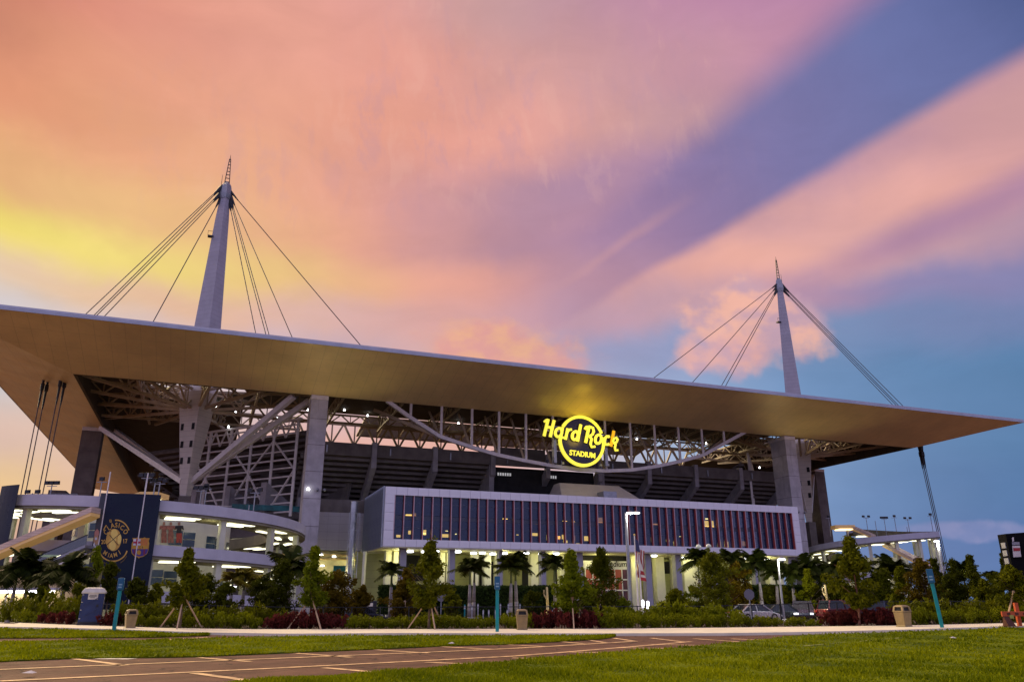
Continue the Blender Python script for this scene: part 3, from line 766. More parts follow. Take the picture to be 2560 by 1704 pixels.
# ================================================================ upper stand (outside of the seating bowl)
bowl_base = S(76.3, 172, 0)
bowl = thing('seating_bowl', bowl_base, 'stepped concrete underside of the upper stand behind the glass block', 'grandstand')
def bw(): return MB(S, bowl_base)
RAK = [18.7 + 14.3 * k for k in range(10)]
UA, UB = 17.0, 149.0
NST = 12
def stepped(pa, pb, inn, z_top, tag_=''):
    """one run of stand from plan point pa to pb; inn = inward plan direction"""
    for i in range(NST):
        a0 = 0.6 + i * 1.55; z0 = z_top - 3.2 - i * 0.95
        mb = bw()
        P = [(pa[0] + inn[0] * a0, pa[1] + inn[1] * a0), (pb[0] + inn[0] * a0, pb[1] + inn[1] * a0)]
        Q = [(pa[0] + inn[0] * (a0 + 1.7), pa[1] + inn[1] * (a0 + 1.7)), (pb[0] + inn[0] * (a0 + 1.7), pb[1] + inn[1] * (a0 + 1.7))]
        mb.hexa([(P[0][0], P[0][1], z0 - 0.62), (P[1][0], P[1][1], z0 - 0.62), (Q[1][0], Q[1][1], z0 - 0.62), (Q[0][0], Q[0][1], z0 - 0.62),
                 (P[0][0], P[0][1], z0), (P[1][0], P[1][1], z0), (Q[1][0], Q[1][1], z0 - 0.05), (Q[0][0], Q[0][1], z0 - 0.05)])
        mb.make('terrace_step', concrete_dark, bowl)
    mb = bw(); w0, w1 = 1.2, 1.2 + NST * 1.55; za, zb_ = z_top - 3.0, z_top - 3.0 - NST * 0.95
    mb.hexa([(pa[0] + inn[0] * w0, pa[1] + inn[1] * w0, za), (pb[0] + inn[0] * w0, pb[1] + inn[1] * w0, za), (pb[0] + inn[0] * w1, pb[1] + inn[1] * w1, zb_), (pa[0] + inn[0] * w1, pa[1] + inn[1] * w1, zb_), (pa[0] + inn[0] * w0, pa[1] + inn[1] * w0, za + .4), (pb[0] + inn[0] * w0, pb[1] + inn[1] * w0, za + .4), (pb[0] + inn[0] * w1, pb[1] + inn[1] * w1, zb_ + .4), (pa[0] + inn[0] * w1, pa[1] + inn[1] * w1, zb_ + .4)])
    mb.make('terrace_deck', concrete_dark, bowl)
stepped((UA, 172), (62.0, 172), (0, 1), 36.0)
stepped((90.2, 172), (UB, 172), (0, 1), 36.0)
for k in range(9):
    u0, u1 = RAK[k] + 0.55, RAK[k + 1] - 0.55
    zt = 36.0 if k not in (3, 4) else 37.5
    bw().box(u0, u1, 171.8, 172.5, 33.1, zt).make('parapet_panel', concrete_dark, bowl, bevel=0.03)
    bw().box(u0 + 3, u0 + 3.3, 171.5, 171.8, 33.6, 35.2).make('downpipe', grey_metal, bowl)
for k, u in enumerate(RAK):
    bw().box(u - 0.55, u + 0.55, 171.3, 172.6, 32.6, 36.4).make('parapet_post', concrete, bowl)
    bw().hexa([(u - 0.6, 171.4, 30.6), (u + 0.6, 171.4, 30.6), (u + 0.6, 191.0, 18.5), (u - 0.6, 191.0, 18.5), (u - 0.6, 171.4, 33.2), (u + 0.6, 171.4, 33.2), (u + 0.6, 191.5, 20.6), (u - 0.6, 191.5, 20.6)]).make('raker_beam', concrete, bowl)
    bw().box(u - 0.7, u + 0.7, 181.0, 182.6, 0, 26.5).make('frame_column', concrete, bowl)
# middle bay: dark press gallery with a flat beam below it
bw().box(62.6, 89.6, 174, 176, 26.0, 33.0).make('press_gallery', black_void, bowl)
bw().box(62.6, 89.6, 172.2, 173.0, 23.4, 26.0).make('gallery_beam', concrete_dark, bowl)
for u in (61.4, 91.0):
    bw().hexa([(u - 0.6, 172, 22), (u + 0.6, 172, 22), (u + 0.6, 186, 22), (u - 0.6, 186, 22), (u - 0.6, 172, 34), (u + 0.6, 172, 34), (u + 0.6, 174, 34), (u - 0.6, 174, 34)]).make('gallery_side', concrete, bowl)
gal_sign = glow('gallery lettering', (0.8, 0.8, 0.8), 0.35)
for k in range(11):
    bw().box(63.6 + k * 0.62 + (9 if k > 5 else 0), 64.0 + k * 0.62 + (9 if k > 5 else 0), 173.9, 173.98, 31.0, 31.7).make('gallery_lamp', gal_sign, bowl)
# concourse slabs under the stand
for z, dpt in ((20.6, 176.0), (12.6, 176.5)):
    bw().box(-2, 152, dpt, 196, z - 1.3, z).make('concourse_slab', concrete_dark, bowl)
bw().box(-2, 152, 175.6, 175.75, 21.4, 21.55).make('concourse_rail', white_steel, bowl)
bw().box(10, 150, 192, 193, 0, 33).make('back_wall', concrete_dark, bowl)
bw().box(4, 30, 175.4, 175.6, 20.8, 22.0).make('teal_banner', pm('teal banner', (0.02, 0.17, 0.19), 0.5, var=0.6, scale=0.35), bowl)
# diagonal corner with an open steel screen, then the side stand going back
def corner(sg, mid, name_lab):
    q = lambda u: u if sg > 0 else 2 * mid - u
    A_, B_, C_ = (q(17.0), 172.0), (q(-19.0), 214.0), (q(-19.0), 300.0)
    d = Vector((B_[0] - A_[0], B_[1] - A_[1])); L = d.length; d.normalize(); inn = Vector((-d.y, d.x)) * (-1 if sg > 0 else 1)
    if inn.y < 0: inn = -inn
    stepped(A_, B_, (inn.x, inn.y), 41.0)
    L0 = L; L = L * 0.66
    stepped(B_, C_, (1.0 * sg, 0), 36.0)
    P = lambda s_, z, off=0.0: S(A_[0] + d.x * s_ - inn.x * off, A_[1] + d.y * s_ - inn.y * off, z)
    n = 5
    for i in range(n + 1):
        s_ = 1 + (L - 2) * i / n
        MB(None, bowl_base).bar(P(s_, 19.5, 0.6), P(s_, 40.5, 0.6), 0.55).make('screen_post', white_steel, bowl)
    for k in range(11):
        z = 20.5 + k * 1.9
        MB(None, bowl_base).bar(P(1, z, 0.5), P(L - 1, z, 0.5), 0.32).make('screen_rail', white_steel, bowl)
    for i in range(n):
        s0, s1 = 1 + (L - 2) * i / n, 1 + (L - 2) * (i + 1) / n
        for z0, z1 in ((20.5, 29.5), (29.5, 36.5)):
            a, b = (s0, s1) if (i + int(z0)) % 2 else (s1, s0)
            MB(None, bowl_base).bar(P(a, z0, 0.6), P(b, z1, 0.6), 0.34).make('screen_brace', white_steel, bowl)
        for j in range(2):
            sa = s0 + (s1 - s0) * j / 2; sb = s0 + (s1 - s0) * (j + 1) / 2; sm_ = (sa + sb) / 2
            MB(None, bowl_base).bar(P(sa, 36.8, 0.6), P(sm_, 40.3, 0.6), 0.3).bar(P(sm_, 40.3, 0.6), P(sb, 36.8, 0.6), 0.3).make('screen_lattice', white_steel, bowl)
    MB(None, bowl_base).bar(P(0, 40.6, 0.6), P(L, 40.6, 0.6), 0.5).make('screen_rail', white_steel, bowl)
    L = L0
    for s_ in (8, 19, 30):
        MB(None, bowl_base).hexa([P(s_ - .8, 17, 2.2), P(s_ + .8, 17, 2.2), P(s_ + .8, 17, -8), P(s_ - .8, 17, -8), P(s_ - .8, 27.0, 2.2), P(s_ + .8, 27.0, 2.2), P(s_ + .8, 22, -8), P(s_ - .8, 22, -8)]).make('buttress', concrete, bowl)
    MB(None, bowl_base).hexa([P(-2, 15.4, 3), P(L + 4, 15.4, 3), P(L + 4, 15.4, -10), P(-2, 15.4, -10), P(-2, 17.6, 3), P(L + 4, 17.6, 3), P(L + 4, 17.6, -10), P(-2, 17.6, -10)]).make('concourse_slab', concrete_dark, bowl)
    MB(None, bowl_base).hexa([P(-2, 0, -8), P(L + 4, 0, -8), P(L + 4, 0, -9), P(-2, 0, -9), P(-2, 36, -16), P(L + 4, 36, -16), P(L + 4, 36, -17), P(-2, 36, -17)]).make('back_wall', concrete_dark, bowl)
    MB(None, bowl_base).hexa([P(-2, 8.4, 1), P(L + 4, 8.4, 1), P(L + 4, 8.4, -10), P(-2, 8.4, -10), P(-2, 9.6, 1), P(L + 4, 9.6, 1), P(L + 4, 9.6, -10), P(-2, 9.6, -10)]).make('concourse_slab', concrete_dark, bowl)
    for s_ in (4, 12, 22, 32):                     # concourse tube lights
        MB(None, bowl_base).bar(P(s_, 15.2, 1.5), P(s_ + 6, 15.2, 0.5), 0.5, 0.2).make('tube_light', tube_lamp, bowl)
        MB(None, bowl_base).bar(P(s_, 8.2, 0.2), P(s_ + 6, 8.2, -0.8), 0.5, 0.2).make('tube_light', tube_lamp, bowl)
corner(1, 76.3, 'near')
corner(-1, 76.3, 'far')
# far stands close the view under the roof
for (u0, u1, v0_, v1_) in ((-10, 162, 318, 322), (-40, -36, 230, 322), (188, 192, 230, 322)):
    bw().box(u0, u1, v0_, v1_, 0, 30).make('far_stand', concrete_dark, bowl)
# work lights high under the roof
for wi, (px, py, v) in enumerate([(541, 1015, 190), (590, 1028, 190), (633, 1039, 190), (571, 1066, 188), (693, 1045, 186), (770, 1024, 182), (861, 1024, 186), (919, 1038, 188), (1146, 1057, 188), (1592, 1088, 188), (1592, 1097, 188), (1575, 1090, 188), (1765, 1107, 188), (1899, 1168, 188), (1693, 1100, 188)]):
    p = S(*atv(px, py, v))
    t = thing('work_light', p, ORD[sorted([541, 590, 633, 571, 693, 770, 861, 919, 1146, 1592, 1592.5, 1575, 1765, 1899, 1693]).index(px if wi != 10 else 1592.5)] + ' small bright work light from left under the stadium roof', 'floodlight', 'work lights under the roof')
    MB().lathe([(0.08, -0.25), (0.24, -0.2), (0.27, -0.1), (0.15, 0.1), (0.08, 0.3)], 8).make('lamp_head', white_lamp, t, sm=True)
    MB().tube((0, 0, 0.3), (0, 0, 1.6), 0.05, n=5).make('hanger_rod', dark_metal, t)

# ================================================================ glass office block
BU0, BU1, BV, BZ0, BZ1, BVB = 29.4, 123.2, 140.0, 11.5, 22.1, 160.0
blk_base = S(BU0, BV, 0)
block = thing('office_block', blk_base, 'long raised two-storey glass block framed in pale panels with red fins', 'building', rz=A_ST)
BL = BU1 - BU0
panel_m = pm('pale panel', (0.78, 0.77, 0.80), 0.4, var=0.07, scale=0.25, wear=0.08)
red_fin = pm('red fin', (0.46, 0.075, 0.06), 0.45, var=0.12, scale=0.6)
fin_edge = pm('fin edge', (0.50, 0.34, 0.36), 0.4, var=0.1, scale=0.6)
rib_m = pm('ribbed metal', (0.26, 0.28, 0.32), 0.35, metal=0.5, var=0.12, scale=0.3)
glass_m = glassmat('blue office glass', (0.75, 0.80, 0.85), 0.8, 0.03, -0.02, (0.03, 0.075, 0.21))
spandrel = pm('spandrel', (0.030, 0.045, 0.085), 0.3, var=0.2, scale=0.3)
room_m = pm('office interior', (0.02, 0.04, 0.085), 0.8, var=0.4, scale=0.4)
TOPH, BOTH, SIDW = 1.45, 1.28, 1.7
NP = 46; pw = BL / NP
p_top = MB().box(0.02, pw - 0.02, 0, 0.5, 0, TOPH).mesh('cladding_panel', panel_m)
p_bot = MB().box(0.02, pw - 0.02, 0, 0.5, 0, BOTH).mesh('cladding_panel', panel_m)
for i in range(NP):
    put('cladding_panel', p_top, block, (i * pw, 0, BZ1 - TOPH)); put('cladding_panel', p_bot, block, (i * pw, 0, BZ0))
hh = (BZ1 - TOPH - BZ0 - BOTH) / 5
p_sd = MB().box(0, SIDW, 0, 0.5, 0.02, hh - 0.02).mesh('cladding_panel', panel_m)
for j in range(5):
    for x in (0.02, BL - SIDW - 0.02): put('cladding_panel', p_sd, block, (x, 0, BZ0 + BOTH + j * hh))
MB().box(0.1, BL - 0.1, 0.12, 0.45, BZ0 + 0.05, BZ1 - 0.05).box(0.1, 0.2, 0.4, 1, BZ0, BZ1).mesh('x', black_void)
g0, g1 = SIDW + 0.1, BL - SIDW - 0.1; zg0, zg1 = BZ0 + BOTH, BZ1 - TOPH; zm = (zg0 + zg1) / 2
NB = 50; bwid = (g1 - g0) / NB
pane_me = MB().box(0.05, bwid - 0.05, 0, 0.04, 0.05, zm - zg0 - 0.4).mesh('window_pane', glass_m)
for i in range(NB):
    for z in (zg0, zm + 0.35): put('window_pane', pane_me, block, (g0 + i * bwid, 0.62, z))
blind_m = [pm('office blind', (0.10, 0.14, 0.24), 0.7, var=0.15, scale=1), pm('pale office blind', (0.22, 0.22, 0.28), 0.7, var=0.15, scale=1), pm('office cabinet', (0.02, 0.022, 0.04), 0.7, var=0.3, scale=1)]
rb = random.Random(5)
for i in range(NB):                                     # blinds drawn to different heights, cabinets against the glass
    for z in (zg0, zm + 0.35):
        q = rb.random(); top = z + zm - zg0 - 0.42
        if q < 0.42: MB().box(g0 + i * bwid + 0.1, g0 + (i + 1) * bwid - 0.1, 0.85, 0.9, top - rb.uniform(0.6, 2.9), top).make('window_blind', blind_m[0 if q < 0.3 else 1], block)
        elif q < 0.62: MB().box(g0 + i * bwid + 0.1, g0 + (i + 1) * bwid - 0.1, 1.0, 1.4, z, z + rb.uniform(0.6, 1.5)).make('office_cabinet', blind_m[2], block)
fin_me = MB().box(-0.075, 0.075, -0.28, 0.60, 0, zg1 - zg0).mesh('fin', red_fin)
fe_me = MB().box(-0.08, 0.08, -0.31, -0.28, 0, zg1 - zg0).mesh('fin_edge', fin_edge)
for i in range(NB + 1):
    o = put('fin', fin_me, block, (g0 + i * bwid, 0.3, zg0)); put('fin_edge', fe_me, o)
MB().box(g0, g1, 0.66, 1.4, zm - 0.38, zm + 0.36).make('spandrel_band', spandrel, block)
for z in (zg0 + 2.1, zm + 2.5): MB().box(g0, g1, 0.60, 0.66, z, z + 0.12).make('transom', spandrel, block)
MB().box(g0, g1, 7.5, 7.8, BZ0, BZ1).make('inner_wall', room_m, block)
MB().box(0.3, BL - 0.3, 0.7, BVB - BV - 0.2, BZ0 - 0.02, BZ0 + 0.9).make('floor_slab', room_m, block)
MB().box(0.3, BL - 0.3, 0.5, BVB - BV - 0.2, BZ1 - 0.9, BZ1 - 0.1).make('roof_slab', concrete_dark, block)
MB().box(g0, g1, 0.5, 0.7, zg1 - 0.05, BZ1 - 0.3).box(g0, g1, 0.5, 0.7, BZ0 + 0.2, zg0 + 0.05).make('panel_backing', spandrel, block)
for i in range(1, 10):
    x = g0 + (g1 - g0) * i / 10
    MB().box(x - 0.08, x + 0.08, 1.2, 7.5, BZ0 + 0.9, BZ1 - 0.9).make('partition', room_m, block)
# lit rooms seen through the glass: (photo place, size, brightness)
lit_y = [glow('lit office', (1.0, 0.58, 0.12), 4.0), glow('dim office', (0.8, 0.36, 0.14), 1.2), glow('bright office', (1.0, 0.74, 0.26), 7.0)]
LIT = [(1022, 1287, 15, 6, 0), (1037, 1286, 6, 9, 1), (996, 1339, 10, 6, 0), (1024, 1330, 6, 9, 0), (1060, 1328, 11, 17, 0), (1060, 1333, 10, 4, 2), (1108, 1338, 26, 8, 0), (1117, 1326, 6, 2, 2), (1140, 1334, 4, 2, 2), (1263, 1297, 12, 5, 0), (1294, 1336, 5, 2, 0), (1337, 1335, 14, 7, 0), (1369, 1343, 4, 14, 0), (1396, 1345, 10, 12, 0),
       (1412, 1306, 11, 10, 0), (1432, 1306, 9, 8, 0), (1412, 1346, 13, 20, 0), (1396, 1344, 8, 10, 0), (1433, 1345, 10, 14, 1), (1500, 1303, 13, 20, 1), (1519, 1304, 12, 26, 0), (1467, 1345, 12, 12, 0), (1608, 1316, 5, 5, 0), (1640, 1312, 18, 9, 1), (1624, 1348, 9, 12, 0), (1670, 1354, 8, 12, 0), (1688, 1358, 9, 10, 0), (1703, 1340, 8, 2, 2), (1767, 1312, 12, 22, 0), (1780, 1312, 9, 22, 0), (1767, 1296, 6, 3, 2), (1800, 1360, 11, 15, 0), (1816, 1360, 10, 15, 0), (1860, 1358, 8, 12, 1), (1445, 1360, 8, 6, 0), (1345, 1314, 10, 6, 1)]
for (px, py, w, h, k) in LIT:
    c = atv(px, py, BV + 2.2); e = atv(px + w / 2, py, BV + 2.2)[0] - atv(px - w / 2, py, BV + 2.2)[0]; f_ = atv(px, py - h / 2, BV + 2.2)[2] - atv(px, py + h / 2, BV + 2.2)[2]
    MB().box(c[0] - e / 2 - BU0, c[0] + e / 2 - BU0, 2.2, 2.35, c[2] - f_ / 2, c[2] + f_ / 2).make('lit_room_wall', lit_y[k], block)
# ribbed end wall: each rib a folded metal plate
rib_me = MB().box(-0.35, 0.0, 0, 0.16, 0, BZ1 - BZ0 + 0.25).mesh('rib', rib_m)
for k in range(14):
    put('rib', rib_me, block, (0.0, 0.5 + k * 1.38, BZ0 - 0.1))
MB().box(0.0, 0.25, 0.5, BVB - BV, BZ0, BZ1).make('end_wall', rib_m, block)
MB().box(BL - 0.25, BL, 0.5, BVB - BV, BZ0, BZ1).make('end_wall', rib_m, block)
soff_blk = pm('block soffit', (0.62, 0.60, 0.42), 0.6, var=0.1, scale=0.4, lines=[(0, 1.7, 0.06), (1, 1.7, 0.06)])
MB().box(0, BL, 0.1, BVB - BV, BZ0 - 0.22, BZ0 - 0.03).make('block_soffit', soff_blk, block)
# hipped plant roof behind the parapet
tent_m = pm('plant roof metal', (0.40, 0.37, 0.33), 0.5, var=0.1, scale=0.4)
tb = S(79, 150, 0); tent = thing('plant_room_roof', S(79, 151, BZ1 - 0.3), 'grey hipped plant roof standing behind the parapet below the neon sign', 'roof', rz=A_ST)
MB().hexa([(-10.8, -4, 0), (10.5, -4, 0), (10.5, 6, 0), (-10.8, 6, 0), (-8.2, 3.0, 5.0), (6.6, 3.0, 5.0), (6.6, 6, 5.0), (-8.2, 6, 5.0)]).make('hipped_shell', tent_m, tent, bevel=0.1)
MB().box(-1.2, 2.0, -4.25, -1.2, 0, 2.6).make('vent_housing', grey_metal, tent, bevel=0.05)
MB().bar((-10.8, -4.1, 0.2), (10.5, -4.1, 0.2), 0.25).make('gutter', white_steel, tent)

# ================================================================ undercroft below the block
und = thing('undercroft', S(BU0, 156, 0), 'lit cream undercroft wall and entrance below the raised glass block', 'entrance hall', rz=A_ST)
def U(px, v, py=1450): return atv(px, py, v)[0] - BU0
wall_v = 156.0
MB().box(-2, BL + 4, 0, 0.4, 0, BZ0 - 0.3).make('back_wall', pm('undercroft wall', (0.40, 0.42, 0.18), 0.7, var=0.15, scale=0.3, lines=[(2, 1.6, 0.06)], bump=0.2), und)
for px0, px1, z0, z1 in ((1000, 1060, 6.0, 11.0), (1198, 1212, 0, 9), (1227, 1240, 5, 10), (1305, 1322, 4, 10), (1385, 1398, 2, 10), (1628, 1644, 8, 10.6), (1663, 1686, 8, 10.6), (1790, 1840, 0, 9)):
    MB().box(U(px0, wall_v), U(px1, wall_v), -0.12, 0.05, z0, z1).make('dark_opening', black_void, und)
pil_grey = pm('grey pillar', (0.33, 0.33, 0.38), 0.6, var=0.1, scale=0.5)
for gi, (px0, px1) in enumerate(((998, 1014), (1123, 1137), (1247, 1257), (1354, 1366), (1443, 1459), (1616, 1631), (1692, 1706), (1783, 1797), (1890, 1902), (1976, 1992))):
    u0, u1 = U(px0, 142), U(px1, 142)
    t = thing('grey_pillar', S(BU0 + (u0 + u1) / 2, 142, 0), ORD[gi] + ' square grey pillar from left under the front of the glass block', 'pillar', 'grey pillars under the glass block', rz=A_ST)
    w = (u1 - u0) / 2
    MB().box(-w, w, 0, 1.4, 0.3, BZ0 - 0.25).make('shaft', pil_grey, t, bevel=0.04); MB().box(-w - 0.1, w + 0.1, -0.1, 1.5, 0, 0.3).make('plinth', concrete, t)
for gi, (px0, px1) in enumerate(((962, 976), (982, 996), (1099, 1112), (1116, 1122), (1180, 1196), (1211, 1228), (1240, 1246), (1328, 1346), (1401, 1412), (1440, 1443), (1580, 1598), (1642, 1663), (1686, 1692), (1712, 1752), (1855, 1878), (1925, 1960))):
    u0, u1 = U(px0, 149), U(px1, 149)
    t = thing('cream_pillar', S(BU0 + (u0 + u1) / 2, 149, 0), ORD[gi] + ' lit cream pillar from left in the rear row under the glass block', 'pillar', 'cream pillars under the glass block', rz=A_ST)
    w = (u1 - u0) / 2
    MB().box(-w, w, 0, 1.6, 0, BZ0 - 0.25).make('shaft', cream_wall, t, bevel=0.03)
# entrance screen with red glass and the word above
e0, e1 = U(1464, 150), U(1574, 150)
ent = thing('entrance_screen', S(BU0 + e0, 150, 0), 'tall red-glazed entrance screen with white frame under the sign band', 'entrance', rz=A_ST)
ew = e1 - e0
red_glass = glow('red lit glass', (0.30, 0.055, 0.03), 0.10)
dark_glass = pm('dark glass', (0.10, 0.03, 0.03), 0.2, var=0.4, scale=0.3)
ncol, nrow = 6, 4; ht = 8.6
for i in range(ncol):
    for j in range(nrow):
        MB().box(ew * i / ncol + 0.12, ew * (i + 1) / ncol - 0.12, 0.1, 0.18, ht * j / nrow + 0.1, ht * (j + 1) / nrow - 0.1).make('glass_pane', red_glass if (j >= 2 and i != 5) else dark_glass, ent)
for i in range(ncol + 1): MB().box(ew * i / ncol - 0.1, ew * i / ncol + 0.1, 0, 0.25, 0, ht).make('mullion', white_clad, ent)
for j in range(nrow + 1): MB().box(0, ew, 0.03, 0.22, ht * j / nrow - 0.12, ht * j / nrow + 0.12).make('transom', white_clad, ent)
MB().box(-0.5, ew + 0.5, -0.1, 0.3, ht + 0.12, ht + 1.6).make('sign_band', white_clad, ent)
MB().box(-0.5, ew + 0.5, 0.4, 0.6, ht + 1.6, BZ0 - 0.25).make('dark_lintel', black_void, ent)
def text_mesh(body, size, mat, name, ext=0.02, bold=0.0, shear=0.0, align='CENTER', bevel=0.0):
    cu = bpy.data.curves.new(name, 'FONT'); cu.body = body; cu.size = size; cu.extrude = ext; cu.offset = bold; cu.shear = shear
    cu.align_x = align; cu.resolution_u = 3; cu.bevel_depth = bevel
    o = bpy.data.objects.new(name, cu); COL.objects.link(o)
    bpy.context.view_layer.update()
    me = bpy.data.meshes.new_from_object(o.evaluated_get(bpy.context.evaluated_depsgraph_get()))
    bpy.data.objects.remove(o); bpy.data.curves.remove(cu)
    me.name = name; me.materials.clear(); me.materials.append(mat)
    return me
black_ink = pm('black lettering', (0.015, 0.015, 0.018), 0.5, var=0.1, scale=3)
o = put('lettering', text_mesh('Stadium', 1.7, black_ink, 'lettering', 0.03, 0.02, 0.25), ent, (ew * 0.68, -0.14, ht + 0.45)); o.rotation_euler = (pi / 2, 0, 0)
# downlights under the block
for gi, (px, py) in enumerate(((1026, 1367), (1061, 1376), (1090, 1370), (1145, 1371), (1184, 1379), (1206, 1373), (1232, 1381), (1261, 1374), (1315, 1376), (1353, 1385), (1390, 1377), (1635, 1383), (1712, 1395), (1744, 1385), (1868, 1395), (1917, 1387))):
    c = atv(px, py, 143.0 + (px * 7 % 5))
    t = thing('downlight', S(c[0], c[1], BZ0 - 0.25), ORD[gi] + ' round bright downlight from left under the raised glass block', 'downlight', 'downlights under the glass block', rz=A_ST)
    MB().lathe([(0.55, -0.42), (0.62, -0.3), (0.55, -0.1), (0.4, 0.02)], 12).make('lens', white_lamp, t, sm=True)
    MB().lathe([(0.62, -0.12), (0.68, -0.08), (0.64, 0.02)], 12).make('rim', grey_metal, t, sm=True)
for k in range(9):
    lamp('downlight_glow', S(34 + k * 10.6, 146.5, BZ0 - 1.6), 430, (1.0, 0.93, 0.36), None, 0.6)
# service wall, pipe and ladder between the near pier and the block
sw = thing('service_wall', S(19.9, 161, 0), 'grey panelled service wall above the concourse beside the ladder pipe', 'wall', rz=A_ST)
MB().box(-1.5, 10.0, 0, 0.4, 12.0, 19.4).make('panel_wall', pm('service panels', (0.42, 0.40, 0.41), 0.6, var=0.08, scale=0.3, lines=[(0, 2.4, 0.05), (2, 1.55, 0.06)], bump=0.2), sw)
MB().box(-1.5, 10.0, -0.02, 0.42, 19.4, 22.0).make('concrete_band', concrete_dark, sw)
MB().box(-8, 10.5, 4, 4.4, 0, 12).make('rear_wall', pm('concourse wall', (0.40, 0.36, 0.20), 0.8, var=0.3, scale=0.4), sw)
MB().box(-8, 10.5, -0.2, 0.1, 4.1, 5.6).make('balcony_band', pm('balcony band', (0.50, 0.50, 0.38), 0.7, var=0.1, scale=0.4), sw)
MB().box(-8, 10.5, 0.3, 3.9, 3.4, 4.1).make('balcony_floor', concrete_dark, sw)
for z, x in ((10.2, 0), (11.0, 1)):
    for k in range(4): MB().box(-8, 10.5, 0.6 + k * 0.9, 0.75 + k * 0.9, z, z + 0.25).make('ceiling_pipe', pm('ochre pipe', (0.42, 0.30, 0.10), 0.5, var=0.2, scale=1), sw)
tealsign = pm('teal sign', (0.0, 0.12, 0.11), 0.5, var=0.1, scale=1)
MB().box(7.2, 14.5, 0.1, 0.25, 6.6, 8.6).make('gate_sign', tealsign, sw)
MB().box(4.2, 6.6, 0.1, 0.25, 7.6, 9.0).make('teal_board', tealsign, sw)
o = put('gate_letter', text_mesh('B', 1.8, glow('sign white', (0.8, 0.85, 0.8), 0.5), 'gate_letter', 0.02, 0.03), sw, (13.3, 0.05, 7.1)); o.rotation_euler = (pi / 2, 0, 0)
for x, z in ((0.2, 6.2), (1.8, 6.2), (3.4, 6.2), (-1.2, 6.2)): MB().bar((x, -0.4, z), (x + 1.3, -0.4, z), 0.45, 0.3).make('strip_lamp', white_lamp, sw)
for x, z in ((2.0, 9.0), (9.5, 8.8), (12.0, 10.4), (4.2, 10.8)): MB().lathe([(0.1, -0.2), (0.4, -0.15), (0.3, 0.1)], 8, (x, 0.4, z)).make('bay_lamp', white_lamp, sw)
lamp('strip_lamp_glow', (0.5, 0.5, 8.0), 700, (1.0, 0.92, 0.5), sw, 0.5); lamp('bay_lamp_glow', (8.5, 1.0, 9.6), 700, (1.0, 0.92, 0.5), sw, 0.5)
pipe = thing('exhaust_pipe', S(25.9, 152, 0), 'tall galvanised pipe with caged ladder beside the ribbed end wall', 'pipe', rz=A_ST)
galv = pm('galvanised', (0.42, 0.44, 0.46), 0.35, metal=0.7, var=0.2, scale=0.8)
MB().lathe([(0.62, 0), (0.62, 18.5), (0.70, 18.5), (0.70, 20.6), (0.62, 20.6)], 14).make('flue', galv, pipe, sm=False)
lad = MB()
for x in (-0.95, 1.05): lad.bar((x, -0.8, 5.5), (x, -0.8, 18.4), 0.09)
for k in range(9): lad.bar((-0.95, -0.8, 5.5 + k * 1.6), (1.05, -0.8, 5.5 + k * 1.6), 0.08)
for k in range(4): lad.bar((-0.95, -0.8, 5.5 + k * 3.2), (1.05, -0.8, 8.7 + k * 3.2), 0.07)
lad.make('ladder_frame', galv, pipe)
post = thing('steel_post', S(28.3, 151, 0), 'plain pale steel post next to the exhaust pipe', 'post', rz=A_ST)
MB().lathe([(0.5, 0), (0.5, 0.3), (0.36, 0.35), (0.36, BZ0 - 0.3)], 12).make('shaft', cream_wall, post)

